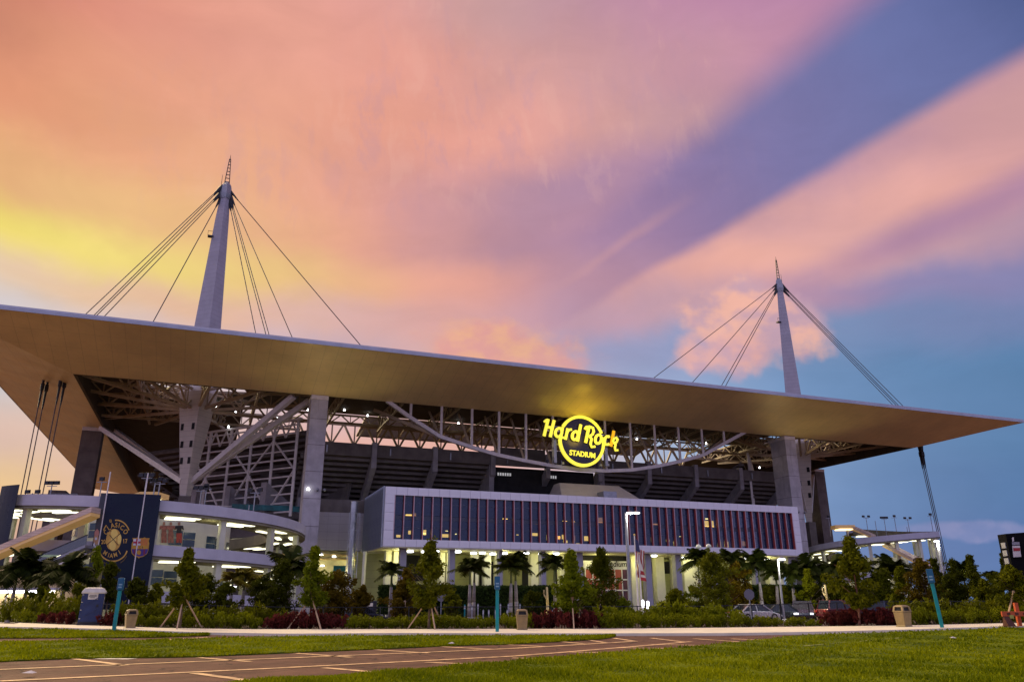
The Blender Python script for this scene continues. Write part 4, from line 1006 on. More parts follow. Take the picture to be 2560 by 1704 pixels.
# ================================================================ spiral ramps
ramp_white = pm('ramp parapet', (0.46, 0.46, 0.53), 0.55, var=0.1, scale=0.3, wear=0.15)
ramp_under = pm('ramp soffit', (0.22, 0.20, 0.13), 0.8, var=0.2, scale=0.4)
ramp_post = pm('ramp post', (0.56, 0.57, 0.44), 0.6, var=0.12, scale=0.6)
blue_pane = pm('blue dusk window', (0.03, 0.065, 0.11), 0.15, var=0.4, scale=0.4)
def spiral(c, R, z0, pitch, d0, d1, label, lights=(-120, 130), step=22.5, coreh=13.0, wid=5.4, core_in=2.4):
    t = thing('spiral_ramp', (c[0], c[1], 0), label, 'ramp')
    fa = atan2(-c[1], -c[0])
    P = lambda dl, r, z: (cos(fa + radians(dl)) * r, sin(fa + radians(dl)) * r, z)
    zf = lambda dl: z0 + pitch * dl / 360.0
    dl = d0
    while dl < d1 - 1:
        n = 3; stp = min(step, d1 - dl) / n
        f_, dk_, ip = MB(), MB(), MB()
        for k in range(n):
            a, b = dl + k * stp, dl + (k + 1) * stp; za, zb = zf(a), zf(b)
            f_.hexa([P(a, R - 0.25, za - 1.3), P(a, R, za - 1.3), P(b, R, zb - 1.3), P(b, R - 0.25, zb - 1.3), P(a, R - 0.25, za), P(a, R, za), P(b, R, zb), P(b, R - 0.25, zb)])
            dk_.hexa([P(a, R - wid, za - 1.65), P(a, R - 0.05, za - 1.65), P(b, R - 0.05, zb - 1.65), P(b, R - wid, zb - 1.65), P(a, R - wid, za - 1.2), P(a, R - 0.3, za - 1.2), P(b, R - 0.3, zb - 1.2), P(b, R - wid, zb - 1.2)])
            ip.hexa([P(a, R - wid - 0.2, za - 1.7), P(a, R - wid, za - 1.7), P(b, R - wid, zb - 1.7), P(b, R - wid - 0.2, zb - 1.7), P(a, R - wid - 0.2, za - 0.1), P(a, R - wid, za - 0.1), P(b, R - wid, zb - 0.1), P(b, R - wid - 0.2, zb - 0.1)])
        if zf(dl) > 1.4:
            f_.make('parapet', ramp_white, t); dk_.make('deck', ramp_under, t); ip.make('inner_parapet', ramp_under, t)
            if zf(dl) > 3.5:
                m_ = dl + step * 0.4; zz = zf(m_) - 1.80
                mb = MB(); tg = radians(9 if int(dl / step) % 2 else -6)
                for q, (ra, rb) in enumerate(((R - 1.4, R - 2.2), (R - 3.5, R - 4.2))):
                    mb.hexa([P(m_ - 6, ra, zz), P(m_ + 6, ra, zz), P(m_ + 6, rb, zz), P(m_ - 6, rb, zz), P(m_ - 6, ra, zz + 0.12), P(m_ + 6, ra, zz + 0.12), P(m_ + 6, rb, zz + 0.12), P(m_ - 6, rb, zz + 0.12)])
                mb.make('tube_light', tube_lamp, t)
        dl += step
    top = {}
    k = 0; dl = max(d0, -180)
    for k in range(16):
        a = -180 + k * 22.5
        m_ = a
        zt = max([zf(m_ + 360 * q) for q in range(-4, 5) if d0 <= m_ + 360 * q <= d1] or [0]) - 1.6
        if zt > 2:
            q0 = P(m_, R - 0.9, 0); ang = fa + radians(m_)
            mb = MB(); w = 0.36
            dx_, dy_ = cos(ang) * w, sin(ang) * w
            mb.hexa([(q0[0] - dx_ + dy_, q0[1] - dy_ - dx_, 0), (q0[0] + dx_ + dy_, q0[1] + dy_ - dx_, 0), (q0[0] + dx_ - dy_, q0[1] + dy_ + dx_, 0), (q0[0] - dx_ - dy_, q0[1] - dy_ + dx_, 0),
                     (q0[0] - dx_ + dy_, q0[1] - dy_ - dx_, zt), (q0[0] + dx_ + dy_, q0[1] + dy_ - dx_, zt), (q0[0] + dx_ - dy_, q0[1] + dy_ + dx_, zt), (q0[0] - dx_ - dy_, q0[1] - dy_ + dx_, zt)])
            mb.make('ramp_column', ramp_post, t)
    rc = R - wid - core_in
    mb = MB()
    for k in range(24):
        mb.quad(P(k * 15, rc, 0), P(k * 15 + 15, rc, 0), P(k * 15 + 15, rc, coreh), P(k * 15, rc, coreh))
    mb.make('core_wall', cream_wall, t)
    for dl_ in range(-80, 90, 10):                     # windows in the core, pane by pane
        z_ = zf(dl_) - 4.4
        for q in range(2):
            zz = z_ - q * abs(pitch)
            if (dl_ // 10 + q) % 3 and zz > 1 and zz + 1.9 < coreh:
                for h in (0, 1):
                    MB().hexa([P(dl_ + .4, rc + 0.02, zz + h), P(dl_ + 9.6, rc + 0.02, zz + h), P(dl_ + 9.6, rc + .06, zz + h), P(dl_ + .4, rc + .06, zz + h), P(dl_ + .4, rc + .02, zz + .9 + h), P(dl_ + 9.6, rc + .02, zz + .9 + h), P(dl_ + 9.6, rc + .06, zz + .9 + h), P(dl_ + .4, rc + .06, zz + .9 + h)]).make('window_pane', blue_pane, t)
    return t, P, zf
LC, LR = (-52.5, 114.9), 21.5
RAMP1, P1, Z1 = spiral(LC, LR, 13.9, -5.3, -180, 930, 'pale spiral ramp with glowing ceilings behind the navy banner', coreh=15, core_in=5.6)
rc_ = at(2195, 1500, 200.0)
RC, RR = (rc_[0], 200.0), 16.0
RAMP2, P2, Z2 = spiral(RC, RR, 16.2, 7.9, -700, 200, 'smaller spiral ramp beyond the far end of the glass block', coreh=12)
for dl_ in (-60, -20, 20, 60): lamp('ramp_glow', P1(dl_, LR - 2.5, Z1(dl_) - 2.6), 70, (1.0, 0.93, 0.48), RAMP1, 0.5)
for dl_ in (-50, -10, 30, 70): lamp('ramp_glow', P1(dl_, LR - 2.5, Z1(dl_) - 7.9), 70, (1.0, 0.93, 0.48), RAMP1, 0.5)
for dl_ in (-50, 0, 50): lamp('ramp_glow', P2(dl_, RR - 2.5, Z2(dl_) - 2.8), 120, (1.0, 0.93, 0.48), RAMP2, 0.5); lamp('ramp_glow', P2(dl_, RR - 2.5, Z2(dl_) - 10.5), 100, (1.0, 0.93, 0.48), RAMP2, 0.5)

# players on posters on the core wall
skin = pm('poster skin', (0.42, 0.22, 0.14), 0.6); shirt = pm('poster black shirt', (0.02, 0.02, 0.025), 0.6); shorts = pm('poster red shorts', (0.45, 0.06, 0.04), 0.6); pshirt = pm('poster striped red', (0.38, 0.14, 0.10), 0.6, var=0.5, scale=2)
def cyl_hit(px, py, c, R):
    r = ray(px, py); a = r[0] ** 2 + r[1] ** 2; b = -(r[0] * c[0] + r[1] * c[1]); cc = c[0] ** 2 + c[1] ** 2 - R * R
    k = (-b - sqrt(max(0.0, b * b - a * cc))) / a
    return (r[0] * k, r[1] * k, EYE + r[2] * k)
def decal(pts, c, R, name, mat, parent, lift=0.0, px=True):
    v = [cyl_hit(x, y, c, R + lift) for x, y in pts]
    v = [(p[0] - parent.location.x, p[1] - parent.location.y, p[2] - parent.location.z) for p in v]
    return MB().add(v, [tuple(range(len(v)))]).make(name, mat, parent)
rcore = LR - 5.4 - 5.6
for i, (x0, kind) in enumerate(((410, 0), (427, 0), (448, 1))):
    t = thing('player_poster', cyl_hit(x0, 1340, LC, rcore + 0.06), ('faded red player poster nearest the banner on the ramp core', 'second red player poster on the ramp core wall', 'poster of a player in black shirt and red shorts on the ramp core wall')[i], 'poster')
    sh, so = (shirt, shorts) if kind else (pshirt, pshirt)
    decal([(x0 - 3, 1304), (x0 + 3, 1304), (x0 + 3, 1312), (x0 - 3, 1312)], LC, rcore, 'head', skin, t, 0.09)
    decal([(x0 - 10, 1313), (x0 + 10, 1313), (x0 + 12, 1324), (x0 + 5, 1320), (x0 + 6, 1332), (x0 - 6, 1332), (x0 - 5, 1320), (x0 - 12, 1324)], LC, rcore, 'shirt', sh, t, 0.08)
    decal([(x0 - 7, 1332), (x0 + 7, 1332), (x0 + 7, 1356), (x0 + 1, 1356), (x0, 1342), (x0 - 1, 1356), (x0 - 7, 1356)], LC, rcore, 'shorts', so, t, 0.08)

# ================================================================ navy banner
Rb = LR + 0.7
navy = pm('navy banner', (0.005, 0.008, 0.026), 0.3, var=0.35, scale=0.25, c2=(0.008, 0.018, 0.034), spec=0.2, bump=0.05, bscale=1.0)
navy_g = pm('navy banner side', (0.028, 0.032, 0.045), 0.4, var=0.3, scale=0.3)
gold = pm('gold print', (0.62, 0.36, 0.06), 0.5, var=0.15, scale=1, emit=(0.36, 0.21, 0.035), es=0.0)
gold_l = pm('pale gold print', (0.85, 0.62, 0.14), 0.5, var=0.15, scale=1)
b0 = cyl_hit(318, 1490, LC, Rb)
ban = thing('event_banner', (b0[0], b0[1], 0), 'tall curved navy banner with gold football emblem hung on the spiral ramp', 'banner')
def bpanel(x0, x1, mat, n=6):
    mb = MB(); vs = []
    for i in range(n + 1):
        x = x0 + (x1 - x0) * i / n
        for (y, R_) in ((1490, Rb), (1252, Rb)):
            p = cyl_hit(x + (1490 - y) * 0.0, y, LC, Rb); vs.append(p)
    # straight verticals: keep plan position of the mid height
    V = []
    for i in range(n + 1):
        x = x0 + (x1 - x0) * i / n; p = cyl_hit(x, 1370, LC, Rb)
        for z in (1.2, 14.45): V.append((p[0] - b0[0], p[1] - b0[1], z))
    mb.add(V, [(2 * i, 2 * i + 2, 2 * i + 3, 2 * i + 1) for i in range(n)])
    o = mb.make('banner_panel', mat, ban)
    so = o.modifiers.new('thick', 'SOLIDIFY'); so.thickness = 0.06; so.offset = -1
    return o
bpanel(229, 244, navy_g); bpanel(245, 341, navy, 12); bpanel(343, 384, navy)
for x in (244.5, 342): 
    p = cyl_hit(x, 1370, LC, Rb + 0.05); MB().tube((p[0] - b0[0], p[1] - b0[1], 0.8), (p[0] - b0[0], p[1] - b0[1], 17.0), 0.07, n=6).make('banner_pole', white_steel, ban)
ZS, ZX, ZY = 10.456, 220.0, 1270.0
def bz(pts, name, mat, lift=0.06): return decal([(ZX + x / ZS, ZY + y / ZS) for x, y in pts], LC, Rb, name, mat, ban, lift)
def arc_band(cx_, cy_, rx_, ry_, t0, t1, w, name, mat, n=16, lift=0.06):
    for i in range(n):
        a, b = radians(t0 + (t1 - t0) * i / n), radians(t0 + (t1 - t0) * (i + 1) / n)
        if i == 0: pts_o, pts_i = [], []
        pts_o.append((cx_ + cos(a) * rx_, cy_ - sin(a) * ry_)); pts_i.append((cx_ + cos(a) * (rx_ - w), cy_ - sin(a) * (ry_ - w)))
    pts_o.append((cx_ + cos(b) * rx_, cy_ - sin(b) * ry_)); pts_i.append((cx_ + cos(b) * (rx_ - w), cy_ - sin(b) * (ry_ - w)))
    vs = []
    for p, q in zip(pts_o, pts_i):
        for x, y in (p, q):
            h = cyl_hit(ZX + x / ZS, ZY + y / ZS, LC, Rb + lift); vs.append((h[0] - b0[0], h[1] - b0[1], h[2]))
    MB().add(vs, [(2 * i, 2 * i + 1, 2 * i + 3, 2 * i + 2) for i in range(n)]).make(name, mat, ban)
def bletter(ch, x, y, size, rot, mat, name='banner_letter', sx=0.8, bold=0.02):
    me = text_mesh(ch, 1.0, mat, name, 0.0, bold)
    c, s_ = cos(radians(rot)), sin(radians(rot))
    for v in me.vertices:
        X, Y = v.co.x * size * sx * 1.4, (v.co.y - 0.36) * size * 1.4
        X, Y = X * c - Y * s_, X * s_ + Y * c
        h = cyl_hit(ZX + (x + X) / ZS, ZY + (y - Y) / ZS, LC, Rb + 0.07); v.co = (h[0] - b0[0], h[1] - b0[1], h[2])
    put(name, me, ban)
for ch, x, y, r_ in (('C', 462, 622, 48), ('L', 538, 508, 33), ('A', 640, 440, 14), ('S', 742, 428, -2), ('I', 815, 442, -10), ('C', 893, 498, -24), ('O', 985, 606, -44)):
    bletter(ch, x, y, 125, r_, gold)
for ch, x, y, r_ in (('M', 452, 1160, -32), ('I', 540, 1215, -16), ('A', 610, 1232, -4), ('M', 715, 1205, 14), ('I', 822, 1140, 30)):
    bletter(ch, x, y, 115, r_, gold)
bletter('20', 402, 868, 110, 4, gold); bletter('17', 966, 850, 115, 4, gold); bletter('El', 590, 325, 75, 8, gold)
arc_band(742, 760, 380, 470, 25, 96, 34, 'banner_arc', gold, 18); arc_band(742, 760, 380, 470, 135, 156, 26, 'banner_arc', gold, 6)
arc_band(655, 1010, 395, 385, 197, 345, 34, 'banner_arc', gold, 24)
arc_band(640, 1060, 420, 430, 215, 245, 22, 'banner_small_print', pm('dull gold print', (0.12, 0.075, 0.025), 0.6), 8); arc_band(640, 1060, 420, 430, 300, 335, 22, 'banner_small_print', MATS['dull gold print'], 8)
def ell(cx_, cy_, rx_, ry_, rot=0, n=28):
    c, s_ = cos(radians(rot)), sin(radians(rot))
    return [(cx_ + rx_ * cos(2 * pi * i / n) * c - ry_ * sin(2 * pi * i / n) * s_, cy_ + rx_ * cos(2 * pi * i / n) * s_ + ry_ * sin(2 * pi * i / n) * c) for i in range(n)]
bz(ell(670, 822, 200, 292, 6), 'ball_disc', gold, 0.06)
for (x, y, rx_, ry_, rt, m_) in ((690, 668, 92, 125, 0, gold_l), (640, 975, 92, 120, 0, gold_l), (560, 800, 44, 120, 6, gold), (822, 810, 50, 130, 6, gold_l), (655, 820, 90, 52, 0, gold_l)):
    bz(ell(x, y, rx_, ry_, rt), 'ball_panel', m_, 0.08)
for a, b in (((480, 960), (860, 640)), ((560, 690), (790, 960)), ((560, 560), (600, 600)), ((540, 1060), (590, 1090))):
    dx_, dy_ = b[0] - a[0], b[1] - a[1]; L_ = hypot(dx_, dy_); nx_, ny_ = -dy_ / L_ * 7, dx_ / L_ * 7
    bz([(a[0] + nx_, a[1] + ny_), (b[0] + nx_, b[1] + ny_), (b[0] - nx_, b[1] - ny_), (a[0] - nx_, a[1] - ny_)], 'ball_seam', navy, 0.10)
# club shield on the narrow panel
sh_gold = pm('shield gold', (0.50, 0.26, 0.02), 0.5); sh_white = pm('shield white', (0.62, 0.60, 0.62), 0.5); sh_red = pm('shield red', (0.40, 0.015, 0.05), 0.5); sh_or = pm('shield orange', (0.60, 0.16, 0.04), 0.5); sh_blue = pm('shield blue', (0.045, 0.02, 0.20), 0.5); sh_gar = pm('shield garnet', (0.16, 0.005, 0.05), 0.5)
DX = -78
def sz(pts, nm, m_, l): bz([(x + DX, y) for x, y in pts], nm, m_, l)
sz([(1240, 770), (1330, 775), (1385, 750), (1440, 775), (1500, 775), (1555, 755), (1600, 775), (1690, 775), (1665, 850), (1680, 900), (1655, 1100), (1620, 1190), (1520, 1260), (1430, 1280), (1405, 1305), (1375, 1275), (1290, 1250), (1220, 1180), (1205, 1080), (1225, 900), (1260, 850)], 'shield_body', sh_gold, 0.06)
sz([(1270, 795), (1450, 795), (1450, 965), (1255, 965)], 'shield_field', sh_white, 0.08)
sz([(1340, 795), (1385, 795), (1380, 965), (1330, 965)], 'shield_cross', sh_red, 0.10); sz([(1268, 860), (1450, 860), (1448, 912), (1262, 912)], 'shield_cross', sh_red, 0.105)
for k in range(4): sz([(1475 + k * 45, 795), (1500 + k * 45, 795), (1492 + k * 45, 965), (1467 + k * 45, 965)], 'shield_stripe', sh_or, 0.08)
sz([(1222, 1060), (1650, 1060), (1640, 1110), (1605, 1185), (1510, 1240), (1420, 1255), (1300, 1225), (1235, 1160)], 'shield_field', sh_blue, 0.08)
for k in (0, 1, 2): sz([(1270 + k * 130, 1062), (1320 + k * 130, 1062), (1315 + k * 125, 1225), (1275 + k * 122, 1205)], 'shield_stripe', sh_gar, 0.09)
sz(ell(1410, 1150, 55, 62), 'shield_ball', sh_gold, 0.11)
for ch, x in (('F', 1350), ('C', 1435), ('B', 1505)): bletter(ch, x + DX, 1015, 50, 0, black_ink, 'shield_letter')
# narrow crest seen edge-on at the banner's folded end
for pts, m_, l in (([(100, 700), (115, 600), (150, 560), (180, 530), (225, 590), (228, 690), (190, 720), (120, 720)], pm('crest pink', (0.50, 0.22, 0.17), 0.5), 0.06), ([(100, 720), (205, 715), (215, 850), (200, 950), (90, 930), (75, 850)], pm('crest tan', (0.48, 0.27, 0.13), 0.5), 0.07), (ell(145, 790, 32, 38), sh_white, 0.09), ([(70, 930), (110, 880), (140, 1000), (165, 930), (190, 1020), (215, 900), (235, 1050), (75, 1050)], sh_white, 0.09)):
    bz([(x + 62, y) for x, y in pts], 'edge_crest', m_, l)
# second navy banner at the picture's edge, on the same ramp
b1 = cyl_hit(8, 1330, LC, Rb)
ban2 = thing('navy_side_banner', (b1[0], b1[1], 0), 'plain navy banner at the outer edge of the spiral ramp', 'banner')
V = []
for i in range(5):
    p = cyl_hit(-20 + i * 11, 1330, LC, Rb)
    for z in (4.0, 15.7): V.append((p[0] - b1[0], p[1] - b1[1], z))
o = MB().add(V, [(2 * i, 2 * i + 2, 2 * i + 3, 2 * i + 1) for i in range(4)]).make('banner_cloth', navy, ban2)
o.modifiers.new('thick', 'SOLIDIFY').thickness = 0.05

# ================================================================ covered escalators
esc_cream = pm('escalator roof', (0.66, 0.50, 0.40), 0.5, var=0.15, scale=0.5, lines=[(2, 0.3, 0.06)])
esc_gold = pm('escalator soffit', (0.52, 0.36, 0.17), 0.5, var=0.1, scale=0.5, emit=(1.0, 0.55, 0.16), es=0.16)  # soffits and canopy roofs glow by themselves to look lamplit
esc_glass = glassmat('escalator glass', (0.55, 0.65, 0.5), 0.55, 0.08, 0.05)
def escalator(a, b, w, label, rail=True, dz=1.05):
    t = thing('covered_escalator', a, label, 'escalator')
    A_, B_ = Vector((0, 0, 0)), Vector((b[0] - a[0], b[1] - a[1], b[2] - a[2]))
    side = Vector((-B_.y, B_.x, 0)).normalized() * w
    up = Vector((0, 0, dz))
    def slab(z0, z1, o0, o1, nm, m_):
        p = [A_ + side * o0 + Vector((0, 0, z0)), B_ + side * o0 + Vector((0, 0, z0)), B_ + side * o1 + Vector((0, 0, z0)), A_ + side * o1 + Vector((0, 0, z0))]
        q = [A_ + side * o0 + Vector((0, 0, z1)), B_ + side * o0 + Vector((0, 0, z1)), B_ + side * o1 + Vector((0, 0, z1)), A_ + side * o1 + Vector((0, 0, z1))]
        MB().hexa([tuple(v) for v in p + q]).make(nm, m_, t)
    slab(0.38, dz, -1, 1, 'roof_beam', esc_cream); slab(0.0, 0.36, -0.95, 0.95, 'glowing_soffit', esc_gold)
    if rail:
        slab(-3.6, -3.3, -1, 1, 'truss_beam', grey_metal); slab(-4.4, -4.2, -1, 1, 'truss_beam', white_steel); slab(-3.2, -2.2, -0.9, -0.86, 'balustrade_glass', esc_glass); slab(-2.2, -2.1, -0.95, -0.8, 'handrail', dark_metal)
    return t
escalator(at(-60, 1416, 92), at(239, 1291, 92), 1.2, 'long cream escalator canopy climbing to the spiral ramp past palms')
def landing(px0, px1, py0, py1, Y, dip, label):
    a = at(px0, py1, Y); b = at(px1, py0, Y)
    t = thing('landing_canopy', a, label, 'canopy')
    w = b[0] - a[0]; h = b[2] - a[2]
    MB().hexa([(0, -1.5, 0), (w * 0.55, -1.5, h * 0.25), (w * 0.55, 2.0, h * 0.25), (0, 2, 0), (w * 0.1, -1.5, h * 0.2), (w * 0.6, -1.5, h * 0.95), (w * 0.6, 2.0, h * 0.95), (w * 0.1, 2, h * 0.2)]).make('sloping_roof', esc_gold, t)
    MB().box(w * 0.6, w * 1.0, -1.5, 2.0, h * 0.45, h * 0.95).make('flat_roof', esc_gold, t)
    MB().box(w * 0.62, w * 0.9, -1.0, 1.0, h * 0.25, h * 0.40).make('lamp_tray', tube_lamp, t)
    for x in (0.55, 0.75, 0.95): MB().bar((w * x, -1.2, h * 0.9), (w * x, -1.2, -1.5), 0.12).make('canopy_post', grey_metal, t)
    return t
landing(292, 408, 1231, 1256, 104, 1, 'small gold-lit canopy roof showing above the top of the navy banner')
escalator(at(2330, 1425, 178), at(2215, 1366, 188), 1.3, 'orange-lit escalator canopy seen through the far spiral ramp', rail=False)
escalator(at(2185, 1346, 196), at(2128, 1322, 200), 1.3, 'orange-lit escalator roof rising over the far spiral ramp', rail=False)
t = thing('landing_canopy', at(2084, 1328, 200), 'flat orange-lit canopy above the far spiral ramp', 'canopy')
MB().box(0, 5.0, -1.5, 1.5, 0.6, 1.5).make('flat_roof', esc_gold, t); MB().box(1, 4.6, -1.6, 1.6, 0.35, 0.58).make('lamp_tray', warm_lamp, t); MB().bar((3.6, 0, 0.6), (3.6, 0, -6), 0.3).make('canopy_post', grey_metal, t)

# floodlight poles standing on the ramps
def flood_pole(px, py0, py1, Y, heads, label, arm=0.7):
    a, b = at(px, py0, Y), at(px, py1, Y)
    h = b[2] - a[2]
    t = thing('floodlight_pole', a, label, 'light pole', 'slim poles on the ramp tops')
    MB().tube((0, 0, -1.0), (0, 0, h), 0.09, 0.07, 6).make('pole', grey_metal, t)
    if heads: MB().bar((-arm, 0, h - 0.25), (arm, 0, h - 0.25), 0.09).make('cross_arm', grey_metal, t)
    for k in range(heads):
        x = (-arm + 2 * arm * k / max(1, heads - 1)) if heads > 1 else 0
        MB().hexa([(x - 0.28, -0.3, h - 0.1), (x + 0.28, -0.3, h - 0.1), (x + 0.28, 0.2, h), (x - 0.28, 0.2, h), (x - 0.28, -0.3, h + 0.4), (x + 0.28, -0.3, h + 0.4), (x + 0.28, 0.1, h + 0.5), (x - 0.28, 0.1, h + 0.5)]).make('flood_head', dark_metal, t)
for px, y0, y1, Y, n, lab in ((120, 1265, 1210, 108, 3, 'floodlight pole with three heads by the tie-down cables'), (75, 1266, 1232, 108, 2, 'short twin floodlight at the outer railing of the ramp'), (245, 1262, 1200, 108, 1, 'thin pole with single lamp behind the dark pier'), (358, 1255, 1190, 100, 3, 'tall floodlight pole over the navy banner'), (381, 1255, 1200, 101, 2, 'left one of the two short floodlight poles near the banner edge'), (393, 1256, 1204, 101, 2, 'floodlight pole nearest the banner edge'),
                              (498, 1270, 1222, 104, 3, 'floodlight pole on the ramp parapet below the mast foot'), (510, 1270, 1217, 104, 1, 'single lamp pole beside the mast foot'), (632, 1290, 1227, 108, 2, 'floodlight pole near the far curve of the spiral ramp'), (620, 1290, 1262, 108, 0, 'short bare stub pole near the far curve of the spiral ramp'),
                              (2076, 1330, 1292, 200, 1, 'street lamp on the far ramp next to the pier'), (2172, 1340, 1292, 205, 2, 'dark floodlight pole rising behind the orange canopy'), (2194, 1342, 1301, 205, 0, 'bare pole between floodlights on the far ramp'), (2217, 1340, 1295, 205, 4, 'broad floodlight cluster pole on the far ramp'), (2243, 1338, 1291, 205, 1, 'single tall-headed floodlight pole on the far ramp'), (2275, 1334, 1296, 205, 2, 'twin floodlight pole at the end of the far ramp'), (2270, 1334, 1316, 205, 0, 'short stub pole at the end of the far ramp'), (2334, 1335, 1287, 190, 1, 'slim lamp pole against the far tie-down cables')):
    flood_pole(px, y0, y1, Y, n, lab)
rl = thing('roof_railing', at(62, 1262, 106), 'thin railing along the outer top edge of the spiral ramp', 'railing')
L_ = at(188, 1262, 106)[0] - at(62, 1262, 106)[0]
for k in range(8): MB().bar((L_ * k / 7, 0, 0), (L_ * k / 7, 0, 1.5), 0.06).make('rail_post', grey_metal, rl)
for z in (0.75, 1.5): MB().bar((0, 0, z), (L_, 0, z), 0.06).make('rail', grey_metal, rl)
# ticket windows at the foot of the ramp
tk = thing('ticket_pavilion', at(60, 1520, 84), 'low cream ticket pavilion with bright strip light under its eave', 'pavilion')
zt = at(60, 1478, 84)[2]; bz_ = -tk.location.z
x0_, x1_ = at(-60, 1478, 84)[0] - tk.location.x, at(128, 1478, 84)[0] - tk.location.x
tick = pm('ticket wall', (0.62, 0.46, 0.20), 0.6, var=0.12, scale=0.4)
MB().box(x0_, x1_ + 1.5, 1.2, 1.5, bz_, zt - tk.location.z + 2.6).make('wall', tick, tk)
for k in range(9):
    xa = x0_ + (x1_ - x0_) * k / 9
    MB().box(xa + 0.05, xa + (x1_ - x0_) / 9 - 0.12, 0.2, 0.9, zt - tk.location.z - 0.12, zt - tk.location.z + 0.1).make('strip_light', white_lamp, tk)
MB().box(x0_, x1_ + 0.2, 0.1, 1.2, zt - tk.location.z + 0.14, zt - tk.location.z + 0.4).make('eave', ramp_white, tk)
for k in range(5): MB().bar((x0_ + 1.2 + k * 1.9, 0.3, bz_), (x0_ + 1.2 + k * 1.9, 0.3, zt - tk.location.z - 0.1), 0.12).make('post', white_steel, tk)
ow = thing('stair_wall', at(170, 1530, 88), 'olive stair wall with white letters beside the ticket pavilion', 'wall')
a_, b_ = at(120, 1500, 88), at(240, 1500, 88)
MB().box(a_[0] - ow.location.x, b_[0] - ow.location.x, 0, 0.4, -ow.location.z, at(170, 1425, 88)[2] - ow.location.z).make('wall', pm('olive wall', (0.22, 0.20, 0.07), 0.7, var=0.2, scale=0.5), ow)
me = text_mesh('O LE', 0.95, glow('wall letters', (0.75, 0.78, 0.72), 0.45), 'wall_letters', 0.02, 0.01)
p_ = at(176, 1473, 88); o = put('wall_letters', me, ow, (p_[0] - ow.location.x, -0.05, p_[2] - ow.location.z)); o.rotation_euler = (pi / 2, radians(-20), 0)
p_, q_ = at(128, 1475, 87.5), at(152, 1461, 87.5)
MB().bar((p_[0] - ow.location.x, -0.5, p_[2] - ow.location.z), (q_[0] - ow.location.x, -0.5, q_[2] - ow.location.z), 0.3, 0.15).make('step_light', white_lamp, ow)

# ================================================================ neon sign
sg_c = (76.3, 153.2, 36.35)
sign = thing('neon_sign', S(sg_c[0], sg_c[1], sg_c[2]), 'round yellow neon sign with script name over a navy disc under the roof', 'sign', rz=A_ST)
neon = glow('neon yellow', (1.0, 0.90, 0.07), 0.85)
neon_o = glow('neon amber', (1.0, 0.50, 0.0), 0.8)
navy_disc = pm('sign disc', (0.012, 0.010, 0.035), 0.25, var=0.3, scale=0.5)
RX, RZ = 5.75, 5.85
MB().prism([(cos(2 * pi * i / 48) * (RX - 0.5), 0.1, sin(2 * pi * i / 48) * (RZ - 0.5)) for i in range(48)], (0, 0.5, 0)).make('disc', navy_disc, sign)
def ring_arc(t0, t1, n):
    vs, fs = [], []
    for i in range(n + 1):
        t = radians(t0 + (t1 - t0) * i / n)
        for r, y in ((0.0, -0.12), (-0.66, -0.12), (-0.66, 0.45), (0.0, 0.45)):
            vs.append((cos(t) * (RX + r), y, sin(t) * (RZ + r)))
    for i in range(n):
        for k in range(4): fs.append((i * 4 + k, i * 4 + (k + 1) % 4, i * 4 + 4 + (k + 1) % 4, i * 4 + 4 + k))
    fs += [(0, 1, 2, 3), (n * 4 + 3, n * 4 + 2, n * 4 + 1, n * 4)]
    MB().add(vs, fs).make('ring_tube', neon, sign)
ring_arc(22, 147, 40); ring_arc(176, 372, 60)
# letters drawn as thick ribbons in picture units of the sign (x right, y up), then scaled
def stroke(pts, w, name='letter_stroke', mat=None, y=-0.45, depth=0.3):
    """flat ribbon with mitred joints along pts, extruded"""
    n = len(pts); L_, R_ = [], []
    for i in range(n):
        a = Vector(pts[max(0, i - 1)]); b = Vector(pts[min(n - 1, i + 1)]); d = (b - a).normalized(); nn = Vector((-d.y, d.x)) * w / 2
        c = Vector(pts[i]); L_.append(c + nn); R_.append(c - nn)
    vs = [];
    for yy in (y, y + depth):
        for p in L_: vs.append((p.x, yy, p.y))
        for p in R_: vs.append((p.x, yy, p.y))
    fs = []
    for i in range(n - 1):
        fs.append((i, n + i, n + i + 1, i + 1)); fs.append((2 * n + i, 2 * n + i + 1, 3 * n + i + 1, 3 * n + i))
        fs.append((i, i + 1, 2 * n + i + 1, 2 * n + i)); fs.append((n + i, 3 * n + i, 3 * n + i + 1, n + i + 1))
    fs += [(0, 2 * n, 3 * n, n), (n - 1, 2 * n - 1, 4 * n - 1, 3 * n - 1)]
    return MB().add(vs, fs)
SC = 11.3 / 1100.0
def zc(x, y): return ((x - 1150) * SC * 0.98, -(y - 790 + (x - 1150) * 0.0) * SC * 1.0)
def letter(strokes, nm, mat=neon):
    mb = MB()
    for k, (pts, w) in enumerate(strokes):
        m2 = stroke([zc(*p) for p in pts], w * 0.80 * SC, y=-0.45 - 0.01 * k)
        mb.add(m2.v, m2.f)
    mb.make(nm, mat, sign)
    ol = MB()
    for k, (pts, w) in enumerate(strokes):
        m2 = stroke([zc(*p) for p in pts], (w + 14) * SC, y=-0.1 - 0.01 * k, depth=0.15)
        ol.add(m2.v, m2.f)
    ol.make(nm + '_backing', navy_disc, sign)
def oval(cx_, cy_, rx_, ry_, sl=0.2, n=22):
    return [(cx_ + rx_ * cos(2 * pi * i / n) - sl * ry_ * sin(2 * pi * i / n) * -1, cy_ + ry_ * sin(2 * pi * i / n)) for i in range(n + 1)]
def oval2(cx_, cy_, rx_, ry_, n=22):
    return [(cx_ + rx_ * cos(2 * pi * i / n) - 0.22 * ry_ * sin(2 * pi * i / n), cy_ + ry_ * sin(2 * pi * i / n)) for i in range(n + 1)]
